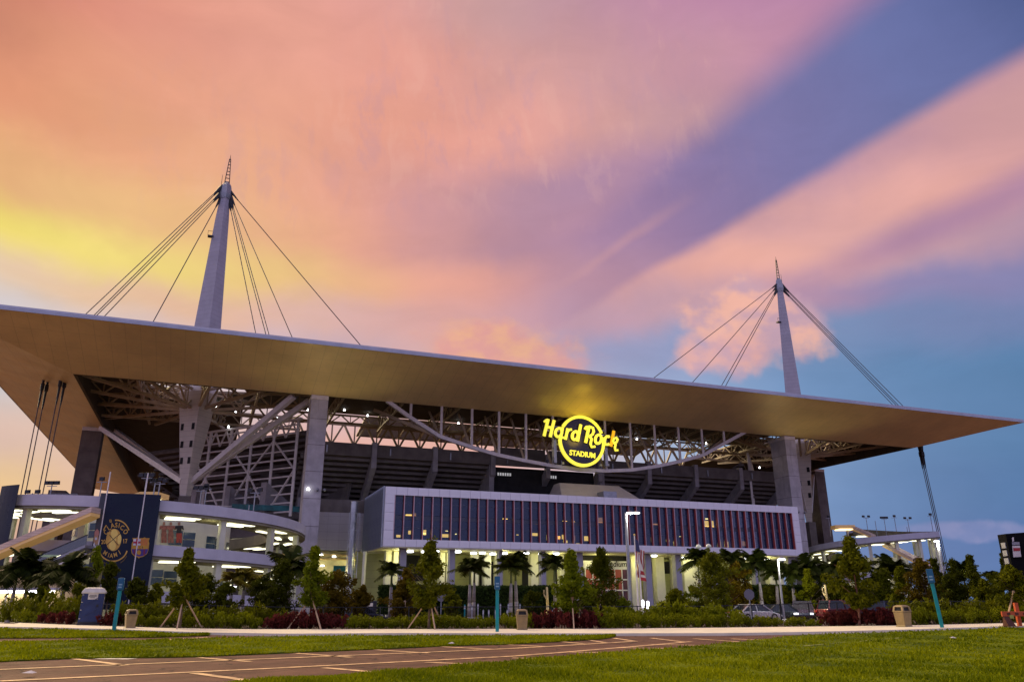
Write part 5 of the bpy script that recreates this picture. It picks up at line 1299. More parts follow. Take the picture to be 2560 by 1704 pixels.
letter([([(318, 375), (210, 755)], 82), ([(462, 385), (358, 765)], 82), ([(270, 552), (420, 556)], 70), ([(330, 395), (262, 400), (215, 445)], 52)], 'letter_H')
letter([(oval2(566, 650, 78, 96), 72), ([(672, 525), (625, 720), (640, 760), (690, 755)], 64)], 'letter_a')
letter([([(790, 545), (728, 795)], 72), ([(772, 640), (815, 575), (890, 560)], 62)], 'letter_r')
letter([(oval2(968, 690, 72, 92), 70), ([(1118, 432), (1020, 815)], 76)], 'letter_d')
letter([([(1320, 470), (1222, 832)], 80), ([(1215, 530), (1250, 480), (1330, 465), (1420, 485), (1440, 560), (1400, 640), (1330, 672)], 66), ([(1330, 672), (1375, 740), (1345, 850), (1370, 915), (1460, 900)], 66)], 'letter_R_tail')
letter([(oval2(1548, 728, 76, 100), 70)], 'letter_o')
letter([([(1825, 680), (1812, 645), (1765, 648), (1718, 705), (1700, 775), (1725, 838), (1790, 832), (1815, 808)], 70)], 'letter_c')
letter([([(1955, 512), (1860, 870)], 76)], 'letter_k_stem', neon_o)
letter([([(1905, 770), (1945, 690), (2010, 660), (2042, 700), (2010, 765), (1930, 790)], 62), ([(1935, 785), (1985, 815), (1960, 890), (1975, 955), (2040, 940)], 62)], 'letter_k')
me = text_mesh('STADIUM', 1.62, neon, 'lower_lettering', 0.06, 0.055)
o = put('lower_lettering', me, sign, (-0.05, -0.1, -3.55)); o.rotation_euler = (pi / 2, radians(3.0), 0); o.scale = (0.95, 1, 1)
for x in (-6.4, 6.4):
    MB().box(x - 0.35, x + 0.35, 0.6, 1.4, -5.2, 1.5).make('support_bracket', grey_metal, sign)
MB().bar((-6.6, 1.0, -1.0), (6.6, 1.0, -1.0), 0.35).bar((-6.6, 1.0, 3.0), (6.6, 1.0, 3.0), 0.3).make('support_frame', grey_metal, sign)
# small projectors standing along the hanging arch, lighting the soffit above the sign
for k in range(9):
    u = 68.5 + k * 1.9; z = 30.75 + 0.02 * abs(k - 4) ** 2
    t = thing('arch_projector', S(u, 155.2, z), ORD[k] + ' small projector from left on the steel arch below the neon sign', 'projector', 'projectors along the steel arch', rz=A_ST)
    MB().box(-0.25, 0.25, -0.3, 0.2, 0.3, 0.8).make('housing', cream_wall if k % 3 else dark_metal, t, bevel=0.03)
    MB().box(-0.06, 0.06, -0.06, 0.06, 0, 0.3).make('stand', dark_metal, t)
lamp('sign_halo', (0, -4.0, 1.0), 500, (1.0, 0.66, 0.05), sign, 1.5)
lamp('projector_glow', (0.2, 1.6, -4.0), 2200, (1.0, 0.66, 0.10), sign, 2.2, spot=105, aim=(0, -0.95, 1))

# ================================================================ street furniture near the pavement
bin_m = pm('tan plastic', (0.30, 0.21, 0.085), 0.5, wear=0.45, var=0.2, scale=2, bump=0.1, bscale=30)
def sq(w, d, z): return [(-w, -d, z), (w, -d, z), (w, d, z), (-w, d, z)]
def litter_bin(px, py, h, rz, label):
    p = gp(px, py); t = thing('litter_bin', (p[0], p[1], p[2] + 0.13), label, 'bin', 'tan litter bins along the pavement', rz=rz)
    k = h / 1.2
    MB().loft([sq(.33 * k, .33 * k, 0), sq(.33 * k, .33 * k, .05 * k), sq(.28 * k, .28 * k, .07 * k), sq(.35 * k, .35 * k, .80 * k)]).make('body', bin_m, t, bevel=0.03)
    MB().loft([sq(.37 * k, .37 * k, .81 * k), sq(.37 * k, .37 * k, .88 * k)]).make('rim', bin_m, t, bevel=0.02)
    MB().loft([sq(.28 * k, .28 * k, .86 * k), sq(.26 * k, .26 * k, 1.08 * k)]).make('dark_opening', black_void, t)
    for x in (-1, 1):
        for y in (-1, 1): MB().hexa([(x * .30 * k - .05, y * .30 * k - .05, .88 * k), (x * .30 * k + .05, y * .30 * k - .05, .88 * k), (x * .30 * k + .05, y * .30 * k + .05, .88 * k), (x * .30 * k - .05, y * .30 * k + .05, .88 * k),
                                                         (x * .26 * k - .05, y * .26 * k - .05, 1.1 * k), (x * .26 * k + .05, y * .26 * k - .05, 1.1 * k), (x * .26 * k + .05, y * .26 * k + .05, 1.1 * k), (x * .26 * k - .05, y * .26 * k + .05, 1.1 * k)]).make('hood_post', bin_m, t)
    MB().loft([sq(.33 * k, .33 * k, 1.08 * k), sq(.30 * k, .30 * k, 1.15 * k), sq(.18 * k, .18 * k, 1.2 * k)]).make('hood_top', bin_m, t, bevel=0.03)
litter_bin(323, 1574.5, 1.0, 0.62, 'tan litter bin beside the portable toilet')
litter_bin(1305, 1579, 1.12, 0.08, 'tan litter bin between the middle teal post and the red shrubs')
litter_bin(2262, 1571.5, 1.10, 0.45, 'tan litter bin close to the far teal post')
teal_p = pm('teal post', (0.0, 0.27, 0.27), 0.4, wear=0.35, var=0.15, scale=3)
teal_b = pm('post head blue', (0.005, 0.11, 0.22), 0.4, var=0.1, scale=3)
post_white = pm('post head white', (0.62, 0.66, 0.64), 0.5, var=0.08, scale=3)
def teal_post(px, py, h, rz, lean, label):
    p = gp(px, py); t = thing('teal_marker_post', (p[0], p[1], p[2] + 0.02), label, 'post', 'teal marker posts', rz=rz)
    t.rotation_euler = (0, lean, rz)
    MB().box(-.09, .09, -.09, .09, 0, h * .76).make('post', teal_p, t, bevel=0.02)
    MB().box(-.14, .14, -.14, .14, 0, .05).make('base_plate', dark_metal, t)
    MB().loft([sq(.10, .10, h * .755), sq(.15, .15, h * .775), sq(.15, .15, h)]).make('head', teal_b, t, bevel=0.02)
    MB().box(-.156, -.14, -.11, .11, h * .78, h * .985).make('white_face', post_white, t)
    for k in range(2): MB().box(-.08, .09, -.156, -.149, h * (.86 - .05 * k), h * (.885 - .05 * k)).make('number_plate', pm('plate print', (0.25, 0.42, 0.48), 0.5), t)
teal_post(284, 1578, 2.75, 0.25, 0.0, 'teal marker post between the portable toilet and a bin')
teal_post(1243, 1584, 2.95, 0.0, 0.0, 'teal marker post standing alone before the tall hedge')
teal_post(2357, 1574, 3.0, -0.5, -0.05, 'leaning teal marker post near the far end of the pavement')

# portable toilet
p = gp(222, 1566); pt = thing('portable_toilet', (p[0], p[1], p[2] + 0.13), 'blue portable toilet with cream roof standing on the pavement', 'portable toilet', rz=0.42)
blue_pl = pm('blue plastic', (0.012, 0.030, 0.11), 0.45, wear=0.4, var=0.2, scale=2, bump=0.1, bscale=20)
grey_pl = pm('grey plastic', (0.085, 0.085, 0.105), 0.5, var=0.12, scale=2, bump=0.1, bscale=20)
cream_pl = pm('cream plastic', (0.66, 0.62, 0.50), 0.5, wear=0.3, var=0.12, scale=2)
W_, D_, H_ = 0.66, 0.66, 2.25
MB().box(-W_ - .05, W_ + .05, -D_ - .05, D_ + .05, 0, .14).make('skid_base', dark_metal, pt)
MB().loft([sq(W_, D_, .14), sq(W_, D_, 2.05)]).make('cabin', grey_pl, pt, bevel=0.03)
MB().prism([(-.56, -D_ - .03, .2), (.50, -D_ - .03, .2), (.50, -D_ - .03, 1.95), (.34, -D_ - .03, 2.12), (-.40, -D_ - .03, 2.12), (-.56, -D_ - .03, 1.95)], (0, .04, 0)).make('door', blue_pl, pt)
MB().box(-W_ - .01, -.57, -D_ - .02, -D_ + .02, .16, 2.0).make('door_jamb', blue_pl, pt); MB().box(.51, W_ + .01, -D_ - .02, -D_ + .02, .16, 2.0).make('door_jamb', blue_pl, pt)
for z in (.4, .95, 1.45, 1.92): MB().lathe([(.05, -.02), (.05, .02)], 8, (-.60, -D_ - .05, z)).make('hinge', cream_pl, pt)
for z in (.55, 1.25): MB().bar((-.42, -D_ - .05, z), (.30, -D_ - .05, z + .45), .05).make('door_rib', blue_pl, pt)
MB().box(.28, .42, -D_ - .07, -D_ - .03, 1.15, 1.3).make('latch', dark_metal, pt)
MB().box(-.30, .30, -D_ - .05, -D_ - .035, 1.62, 2.0).make('notice', cream_pl, pt)
for k, (a, b, z) in enumerate(((-.22, .2, 1.88), (-.24, .22, 1.80), (-.18, .12, 1.72))): MB().box(a, b, -D_ - .055, -D_ - .051, z, z + .035).make('notice_print', dark_metal, pt)
MB().box(W_ + .005, W_ + .02, -.25, .22, 1.35, 1.78).make('side_notice', cream_pl, pt)
MB().box(W_ + .021, W_ + .025, -.15, .12, 1.45, 1.66).make('notice_print', grey_pl, pt)
MB().loft([sq(W_ + .07, D_ + .07, 2.0), sq(W_ + .07, D_ + .07, 2.10), sq(W_ - .08, D_ - .08, 2.34), sq(W_ - .25, D_ - .25, 2.40)]).make('roof', cream_pl, pt, bevel=0.03)
MB().tube((.3, .3, 2.3), (.3, .3, 2.62), .05, n=8).make('vent_pipe', grey_pl, pt)

pt.scale = (.93, .93, .93)
# black fence behind the bed
fence_m = pm('black fence paint', (0.012, 0.012, 0.012), 0.45, var=0.2, scale=4)
def bed_pt(px, off):
    p = gp(px, lerp_list(WALK_B, px)); k = 1 + off / p[1]
    return (p[0] * k, p[1] + off)
f0 = bed_pt(-60, 5.5); fn = thing('black_fence', (f0[0], f0[1], 0.2), 'low black post and rail fence running behind the planting bed', 'fence')
prev_ = None
post_me = MB().box(-.035, .035, -.035, .035, 0, 1.32).mesh('fence_post', fence_m)
for i in range(38):
    q = bed_pt(-60 + i * 72, 5.5); z = G(*q) + .08 - .2
    put('fence_post', post_me, fn, (q[0] - f0[0], q[1] - f0[1], z))
    if prev_:
        for zz in (.25, 1.27): MB().bar((prev_[0] - f0[0], prev_[1] - f0[1], prev_[2] + zz), (q[0] - f0[0], q[1] - f0[1], z + zz), .05).make('fence_rail', fence_m, fn)
        w_ = MB()
        for j in range(1, 12):
            x, y, z_ = [prev_[k] + ((q[0], q[1], z)[k] - prev_[k]) * j / 12 for k in range(3)]
            w_.bar((x - f0[0], y - f0[1], z_ + .27), (x - f0[0], y - f0[1], z_ + 1.25), .008)
        w_.make('fence_wire', fence_m, fn)
    prev_ = (q[0], q[1], z)

# lamp posts
def disc_head(t, x, y, z, r=0.32, m_=white_lamp):
    MB().lathe([(r * .9, -.10), (r, -.03), (r * .9, 0)], 12, (x, y, z)).make('lens', m_, t, sm=True)
    MB().lathe([(r * 1.12, 0), (r * 1.08, .06), (r * .5, .16), (.08, .2)], 12, (x, y, z)).make('lamp_housing', grey_metal, t, sm=True)
def street_lamp(px, py_top, Y, arms, label, r0=.16, power=600, col=(1.0, .95, .75)):
    b = at(px, 1507, Y); h = at(px, py_top, Y)[2]
    t = thing('street_lamp', (b[0], b[1], 0), label, 'street lamp')
    MB().tube((0, 0, 0), (0, 0, h), r0, r0 * .55, 10).make('pole', grey_metal, t); MB().lathe([(.3, 0), (.3, .25), (.2, .35)], 10).make('footing', concrete, t)
    for (ax, ay) in arms:
        MB().path([(0, 0, h - .05), (ax * .5, ay * .5, h + .12), (ax, ay, h + .1)], .05).make('arm', grey_metal, t)
        disc_head(t, ax, ay, h)
    lamp('lamp_glow', (arms[0][0], arms[0][1] - .1, h - .45), power, col, t, .3)
    return t
street_lamp(1576, 1281, 88, [(.55, -.1), (1.25, -.1)], 'tall twin-head street lamp in front of the glass block', .26, 1500)
street_lamp(1956, 1396, 72, [(.35, -.1)], 'short street lamp with bright head before the far palms', .12, 1500)
street_lamp(2372, 1351, 96, [(-.2, -.1)], 'street lamp with dish head next to the far tie-down cables', .3, 900)
street_lamp(778, 1384, 75, [(.45, -.1)], 'street lamp with bright head behind the staked tree near the pier', .12, 700)
street_lamp(2490, 1486, 110, [(.2, -.1)], 'distant small street lamp under the lone palm', .12, 500)
street_lamp(578, 1465, 78, [(.1, -.1)], 'small plaza lamp among the short palms', .07, 250)
b = at(1770, 1507, 82); t = thing('cluster_lamp', (b[0], b[1], 0), 'four-headed plaza light above the olive trees', 'plaza light')
h = at(1770, 1378, 82)[2]
MB().tube((0, 0, 0), (0, 0, h), .1, .08, 8).make('pole', grey_metal, t); MB().bar((-.55, 0, h), (.55, 0, h), .08).make('cross_arm', grey_metal, t)
for x, z in ((-.5, h + .5), (.55, h + .55), (-.45, h - .55), (.5, h - .5)):
    MB().lathe([(.08, -.22), (.26, -.15), (.29, .04), (.18, .18), (.05, .24)], 10, (x, 0, z)).make('globe', pm('frosted globe', (.55, .56, .48), .4, emit=(.9, .9, .7), es=.08), t, sm=True)

# glowing bollard lights
for i, (px, py, hh_) in enumerate(((1500, 1513, 12), (1563, 1510, 16), (1607, 1508, 18), (1620, 1512, 20), (1677, 1514, 20), (1683, 1506, 14), (1803, 1507, 18), (1484, 1519, 8))):
    Y = 76; c = at(px, py, Y); hh2 = hh_ * Y / 2018
    t = thing('bollard_light', (c[0], c[1], 0), ('low twin-globe bollard light by the dark conical tree', 'slim bollard light behind the shrub next to the tall lamp', 'bright tubular bollard light left of the pair at the flagpoles', 'bright tubular bollard light right of the flagpoles', 'front bollard light of the pair before the cream pillars', 'rear bollard light of the pair before the cream pillars', 'bollard light standing in the olive trees', 'faint short bollard light before the entrance')[i], 'bollard light', 'bollard lights at the entrance')
    z = c[2]
    MB().tube((0, 0, 0), (0, 0, max(.1, z - hh2 / 2)), .06, n=8).make('stem', grey_metal, t)
    MB().lathe([(.04, z - hh2 / 2), (.11, z - hh2 / 2 + .05), (.13, z), (.11, z + hh2 / 2 - .05), (.04, z + hh2 / 2)], 10).make('lantern', white_lamp, t, sm=True)
lamp('bollard_glow', (at(1640, 1507, 74)[0], 73.0, 1.8), 350, (1, .95, .6), None, .5)
lamp('bollard_glow', (at(1470, 1507, 74)[0], 73.0, 1.8), 250, (1, .95, .6), None, .5)

# slim marker posts before the hedge
mk = pm('marker grey', (.34, .36, .38), .5, var=.15, scale=3)
for i, (px, py, m_) in enumerate(((1162, 1510, teal_p), (1180, 1512, mk), (1195, 1508, mk), (1208, 1523, mk), (1222, 1523, mk), (1238, 1523, mk), (1251, 1508, mk), (1268, 1523, mk), (1271, 1508, mk), (1300, 1508, mk), (1320, 1523, mk), (1342, 1523, mk), (1381, 1523, mk), (865, 1512, mk), (855, 1520, mk), (1656, 1512, teal_p), (1544, 1520, mk))):
    c = at(px, py, 67)
    t = thing('marker_post', (c[0], 67, 0), (ORD[i] + ' slim post from left among the markers before the hedge') if i < 13 else ('grey marker post by the dark blue car', 'shorter grey marker post by the dark blue car', 'slim teal marker post at the cream pillars', 'slim grey marker post at the flagpoles')[i - 13], 'post', 'slim marker posts behind the fence')
    MB().box(-.05, .05, -.05, .05, 0, c[2]).make('shaft', m_, t); MB().box(-.06, .06, -.06, .06, c[2] - .35, c[2] - .1).make('reflector', post_white, t)
# sign backs
for px, py, r_, Y, lab, n in ((1873, 1485, .44, 66, 'grey back of an octagonal stop sign before the hedge', 8), (1103, 1490, .40, 66, 'grey back of a round road sign behind the staked tree', 16)):
    c = at(px, py, Y); t = thing('road_sign', (c[0], Y, 0), lab, 'road sign')
    MB().bar((0, .06, 0), (0, .06, c[2] + r_), .07).make('sign_post', mk, t)
    MB().prism([(r_ * cos(2 * pi * (i + .5) / n), 0, c[2] + r_ * sin(2 * pi * (i + .5) / n)) for i in range(n)], (0, .03, 0)).make('sign_plate', pm('sign back', (.20, .19, .21), .45, metal=.4), t)
# flags
flag_red, flag_white, flag_blue = pm('flag red', (.35, .02, .03), .7, var=.2, scale=3), pm('flag white', (.62, .58, .55), .7, var=.1, scale=3), pm('flag blue', (.02, .025, .09), .7, var=.2, scale=3)
def flagpole(px, pyt, Y, label):
    c = at(px, pyt, Y); t = thing('flagpole', (c[0], Y, 0), label, 'flagpole')
    MB().tube((0, 0, 0), (0, 0, c[2]), .11, .06, 8).make('pole', white_steel, t); MB().lathe([(.02, 0), (.1, .06), (.1, .14), (.02, .2)], 8, (0, 0, c[2])).make('finial', gold_l, t)
    return t, c[2]
t, h = flagpole(1586, 1338, 84, 'taller flagpole with limp striped flag at the entrance')
for k in range(7):
    a, b = .06 + k * .13, .06 + (k + 1) * .13; z0, z1 = at(1586, 1440, 84)[2], at(1586, 1368, 84)[2]
    vs = []
    for i in range(13):
        z = z1 + (z0 - z1) * i / 12; sh = .10 * sin(i * .9 + k * .5) * (i / 12)
        vs += [(a * (1 - .25 * i / 12) + sh, .12 * sin(k * 1.7 + i * .4), z - k * .05), (b * (1 - .25 * i / 12) + sh, .12 * sin(k * 1.7 + 1.7 + i * .4), z - k * .05 - .05)]
    o = MB().add(vs, [(2 * i, 2 * i + 1, 2 * i + 3, 2 * i + 2) for i in range(12)]).make('flag_stripe', flag_red if k % 2 == 0 else flag_white, t)
MB().hexa([(.05, -.15, at(1586, 1377, 84)[2]), (.5, -.16, at(1586, 1380, 84)[2]), (.5, -.13, at(1586, 1380, 84)[2]), (.05, -.12, at(1586, 1377, 84)[2]), (.05, -.15, at(1586, 1345, 84)[2]), (.35, -.16, at(1586, 1352, 84)[2]), (.35, -.13, at(1586, 1352, 84)[2]), (.05, -.12, at(1586, 1345, 84)[2])]).make('flag_canton', flag_blue, t)
t, h = flagpole(1597, 1384, 84, 'shorter flagpole with limp white and red flag at the entrance')
z1, z0 = at(1597, 1398, 84)[2], at(1597, 1450, 84)[2]
for k, (za, zb, m_) in enumerate(((z1, z1 - 1.1, flag_white), (z1 - 1.1, z1 - 1.5, flag_red), (z1 - 1.5, z1 - 1.75, flag_white), (z1 - 1.75, z0, flag_red))):
    w0, w1 = .1 + .55 * (z1 - za) / (z1 - z0), .1 + .55 * (z1 - zb) / (z1 - z0)
    MB().hexa([(.04, -.05, zb), (w1, -.14, zb - .1), (w1, -.10, zb - .1), (.04, 0, zb), (.04, -.05, za), (w0, -.14, za - .1), (w0, -.10, za - .1), (.04, 0, za)]).make('flag_fold', m_, t)

# back-lit billboard box at the picture edge
c = at(2536, 1462, 58); bb = thing('billboard', (c[0] + 2.2, 58, 0), 'dark billboard box with a small white notice beside the last tree', 'billboard')
blackp = pm('billboard black', (.006, .006, .007), .85, spec=.08, var=.3, scale=1)
zb, zt = c[2], at(2515, 1334, 58)[2]
MB().hexa([(-2.2, -.2, zb), (3.5, -1.2, zb), (3.5, .2, zb), (-2.2, .8, zb), (-2.2, -.2, zt), (3.5, -1.2, zt + .35), (3.5, .2, zt + .35), (-2.2, .8, zt)]).make('cabinet', blackp, bb)
MB().bar((0.5, 0, 0), (.5, 0, zb), .5).make('support_post', blackp, bb); MB().bar((2.6, 0, 0), (2.6, 0, zb), .5).make('support_post', blackp, bb)
def bpt(px, py): q = at(px, py, 57.7); return (q[0] - bb.location.x, -.34 - (q[0] - bb.location.x + 2.2) * .165, q[2])
for pts, m_ in (([(2529, 1364), (2546, 1363), (2550, 1391), (2532, 1392)], flag_white), ([(2528, 1354), (2545, 1354), (2546, 1361), (2529, 1362)], pm('notice grey', (.25, .25, .28), .5)), ([(2528, 1343), (2532, 1342), (2533, 1352), (2529, 1353)], flag_white), ([(2539, 1429), (2542, 1429), (2543, 1440), (2540, 1440)], flag_white)):
    v = [bpt(*p) for p in pts]; MB().add(v, [(0, 1, 2, 3)]).make('notice', m_, bb)
v = [bpt(*p) for p in ((2531, 1369), (2546, 1369), (2547, 1376), (2532, 1377))]; MB().add([(x, y - .02, z) for x, y, z in v], [(0, 1, 2, 3)]).make('notice_print', flag_red, bb)
for k in range(4): MB().box(-2.26, -2.2, .0, .5, zt - 1.0 - k * .55, zt - .6 - k * .55).make('side_lamp', MATS['notice grey'], bb)
# orange barricade at the right
q = gp(2538, 1571); br = thing('barricade', (q[0], q[1], q[2] + .13), 'orange barricade board on a brown foot at the pavement end', 'barricade')
orange = pm('safety orange', (.55, .09, .015), .5, var=.12, scale=3); brown = pm('rusty foot', (.10, .03, .015), .8, var=.3, scale=4)
MB().box(-.55, 1.6, -.05, .05, .48, .72).make('board', orange, br, bevel=.01)
for k in range(4): MB().box(-.3 + k * .42, -.12 + k * .42, -.056, -.051, .54, .66).make('board_print', brown, br)
MB().hexa([(-.45, -.25, 0), (-.05, -.25, 0), (-.05, .25, 0), (-.45, .25, 0), (-.5, -.04, .5), (-.25, -.04, .5), (-.25, .04, .5), (-.5, .04, .5)]).make('foot', brown, br)
MB().box(.42, .60, .3, .45, 0, 1.15).make('delineator', orange, br); MB().box(-.2, .0, -.09, -.055, .38, .55).make('yellow_tag', pm('yellow tag', (.45, .42, .08), .5), br)
# litter
for i, (px, py) in enumerate(((2384, 1599), (70, 1691), (1128, 1613))):
    q = gp(px, py); t = MB(off=(q[0], q[1], q[2])).add([(q[0] - .14, q[1] - .08, q[2] + .1), (q[0] + .13, q[1] - .06, q[2] + .09), (q[0] + .02, q[1] + .05, q[2] + .15), (q[0] + .15, q[1] + .1, q[2] + .1), (q[0] - .12, q[1] + .11, q[2] + .1)], [(0, 1, 2), (1, 3, 2), (3, 4, 2), (4, 0, 2)]).make('litter_scrap', flag_white)
    t.location = q; tag(t, ('white paper scrap lying on the open lawn', 'white paper scrap on the near asphalt', 'white paper scrap at the edge of the grass island')[i], 'litter')

# parked cars
tyre_m = pm('tyre', (.012, .012, .012), .8); rim_m = pm('rim', (.4, .4, .42), .35, metal=.8); cglass = pm('car glass', (.012, .016, .022), .08, var=.2, scale=2)
head_m = glow('headlamp', (.9, .95, 1.0), 1.2); tail_m = pm('tail lamp', (.25, .01, .01), .3)
def car(px, Y, rz, col, suv, label, hl=False):
    b = at(px, 1507, Y); t = thing('parked_car', (b[0], Y, G(b[0], Y)), label, 'car', 'cars parked behind the fence', rz=rz)
    paint = pm('paint ' + label[:14], col, .25, metal=.3, var=.05, coat=.6)
    hb, hr = (1.0, 1.72) if suv else (.82, 1.42)
    L, wd = 4.6, .9
    low = [(-L / 2, .35), (-L / 2 + .05, .7), (-L / 2 + .15, hb), (-1.0 if not suv else -1.3, hb + .05), (1.15, hb + .02), (L / 2 - .2, hb - .22), (L / 2, .55), (L / 2 - .05, .3)]
    MB().prism([(x, -wd, z) for x, z in low], (0, 2 * wd, 0)).make('body', paint, t, bevel=.06)
    roof = ([(-2.0, hb), (-1.75, hr), (.35, hr), (1.2, hb)] if suv else [(-1.9, hb), (-1.0, hr), (.35, hr), (1.25, hb)])
    rb = [(x, z) for x, z in roof]; iw = .72
    vs = [(rb[0][0], -wd + .04, rb[0][1]), (rb[1][0], -iw, rb[1][1]), (rb[2][0], -iw, rb[2][1]), (rb[3][0], -wd + .04, rb[3][1]), (rb[0][0], wd - .04, rb[0][1]), (rb[1][0], iw, rb[1][1]), (rb[2][0], iw, rb[2][1]), (rb[3][0], wd - .04, rb[3][1])]
    MB().add(vs, [(0, 1, 2, 3), (7, 6, 5, 4), (0, 4, 5, 1), (2, 6, 7, 3), (0, 3, 7, 4)]).make('cabin_glass', cglass, t)
    MB().add([(x, y * 1.02, z + .02) for x, y, z in (vs[1], vs[2], vs[6], vs[5])] + [(x, y, z - .05) for x, y, z in (vs[1], vs[2], vs[6], vs[5])], [(0, 1, 2, 3), (0, 4, 5, 1), (1, 5, 6, 2), (2, 6, 7, 3), (3, 7, 4, 0)]).make('roof', paint, t)
    for y in (-1, 1):
        for i0, i1 in ((0, 1), (3, 2)):
            MB().bar((vs[i0][0], y * (wd - .03), vs[i0][2]), (vs[i1][0], y * (iw + .01), vs[i1][2]), .09).make('roof_pillar', paint, t)
        MB().bar((-.35, y * (wd - .03), hb), (-.4, y * (iw + .01), hr), .09).make('roof_pillar', paint, t)
        for x in (-1.4, 1.4):
            w_ = MB(); r_ = .34 if not suv else .38
            w_.tube((x, y * (wd - .12), r_), (x, y * (wd + .02), r_), r_, n=14); o = w_.make('wheel', tyre_m, t)
            MB().tube((x, y * (wd + .005), r_), (x, y * (wd + .03), r_), r_ * .6, n=10).make('rim', rim_m, o)
        MB().box(L / 2 - .14, L / 2 + .01, y * .62 - .2, y * .62 + .2, .58, .74).make('headlight', head_m if hl else rim_m, t)
        MB().box(-L / 2 - .01, -L / 2 + .06, y * .65 - .18, y * .65 + .18, .72, .92).make('tail_light', tail_m, t)
    return t
car(1884, 72, .35, (.42, .42, .46), False, 'silver saloon parked behind the fence by the stop sign')
car(1950, 73, .3, (.03, .045, .045), False, 'dark green saloon next to the silver one')
car(2005, 74, -1.9, (.015, .016, .03), True, 'black four-wheel-drive with lit headlamp by the short street lamp', True)
car(2105, 72, .25, (.11, .02, .025), True, 'dark red four-wheel-drive behind the red shrubs')
car(2195, 74, 2.9, (.025, .035, .085), True, 'dark blue four-wheel-drive beside the last litter bin', True)
car(900, 70, .5, (.015, .02, .045), False, 'dark blue car low behind the shrubs by the exhaust pipe')
q = at(900, 1507, 78); t = thing('equipment_trailer', (q[0], 78, 0), 'dark boxy equipment trailer at the foot of the exhaust pipe', 'trailer')
MB().box(-1.0, 1.5, -.8, .8, .5, 2.0).make('box', pm('trailer navy', (.01, .014, .035), .5), t, bevel=.05); MB().box(.9, 1.4, -.83, -.8, 1.5, 1.8).make('white_label', flag_white, t); MB().box(.9, 1.4, -.83, -.8, .9, 1.15).make('white_label', flag_white, t)
for x in (-.5, .9): MB().tube((x, -.75, .35), (x, -.95, .35), .35, n=12).make('wheel', tyre_m, t)

# ================================================================ planting
bark = pm('bark', (.11, .075, .045), .9, var=.3, scale=4, bump=.6, bscale=18)
bark_red = pm('reddish bark', (.20, .085, .055), .9, var=.3, scale=4, bump=.5, bscale=18)
palm_bark = pm('palm trunk', (.27, .245, .25), .8, var=.25, scale=3, lines=[(2, .32, .03)], bump=.4, bscale=14)
stake_m = pm('timber stake', (.56, .38, .21), .7, var=.2, scale=3)
LF = {'olive': leafmat('olive leaves', (0.023, 0.037, 0.001), (0.169, 0.176, 0.004)),
      'bright': leafmat('bright leaves', (0.040, 0.067, 0.002), (0.230, 0.276, 0.008)),
      'dark': leafmat('dark leaves', (0.016, 0.023, 0.001), (0.090, 0.104, 0.004)),
      'brown': leafmat('brownish leaves', (0.032, 0.023, 0.001), (0.149, 0.104, 0.005)),
      'shrub': leafmat('shrub leaves', (0.032, 0.057, 0.001), (0.239, 0.260, 0.006)),
      'red': leafmat('red croton leaves', (0.022, 0.005, 0.004), (0.17, 0.034, 0.028)),
      'hedge': leafmat('hedge leaves', (0.009, 0.018, 0.006), (0.048, 0.083, 0.015)),
      'palm': leafmat('palm leaflets', (0.008, 0.014, 0.003), (0.062, 0.080, 0.010)),
      'lit': leafmat('lamplit palm leaflets', (0.075, 0.075, 0.009), (0.300, 0.255, 0.030))}  # lamplight on the short palms is put into this brighter leaf colour
def leaf_cloud(cent, rad, n, size, rng, asp=2.0):
    """n leaf quads around clump centres; returns verts, faces, tint"""
    k = rng.integers(0, len(cent), n)
    d = rng.normal(0, 1, (n, 3)); d /= np.linalg.norm(d, axis=1)[:, None]
    p = cent[k] + d * (rad[k] * rng.uniform(.35, 1, n) ** .6)[:, None]
    a = rng.normal(0, 1, (n, 3)); a /= np.linalg.norm(a, axis=1)[:, None]
    b = np.cross(a, rng.normal(0, 1, (n, 3))); b /= np.linalg.norm(b, axis=1)[:, None] + 1e-9
    s_ = size * rng.uniform(.6, 1.3, n)
    a *= (s_ * asp / 2)[:, None]; b *= (s_ / 2)[:, None]
    V = np.stack([p - a, p + b * .9 - a * .1, p + a, p - b * .9 - a * .1], 1).reshape(-1, 3)
    F = np.arange(4 * n).reshape(-1, 4)
    t = np.clip(rng.uniform(.1, .8, len(cent))[k] * .6 + rng.uniform(0, .5, n), 0, 1)
    return V, F, t
cone = lambda z: (0.5 + .5 * min(1, z * 3)) * min(1.0, (1.02 - z) * 1.5) ** .9
ovalp = lambda z: max(.12, sqrt(max(0, 1 - (2 * z - .95) ** 2)))
egg = lambda z: max(.1, (min(1, z * 5)) * (1 - .75 * z))
PROF = {'cone': cone, 'oval': ovalp, 'egg': egg}
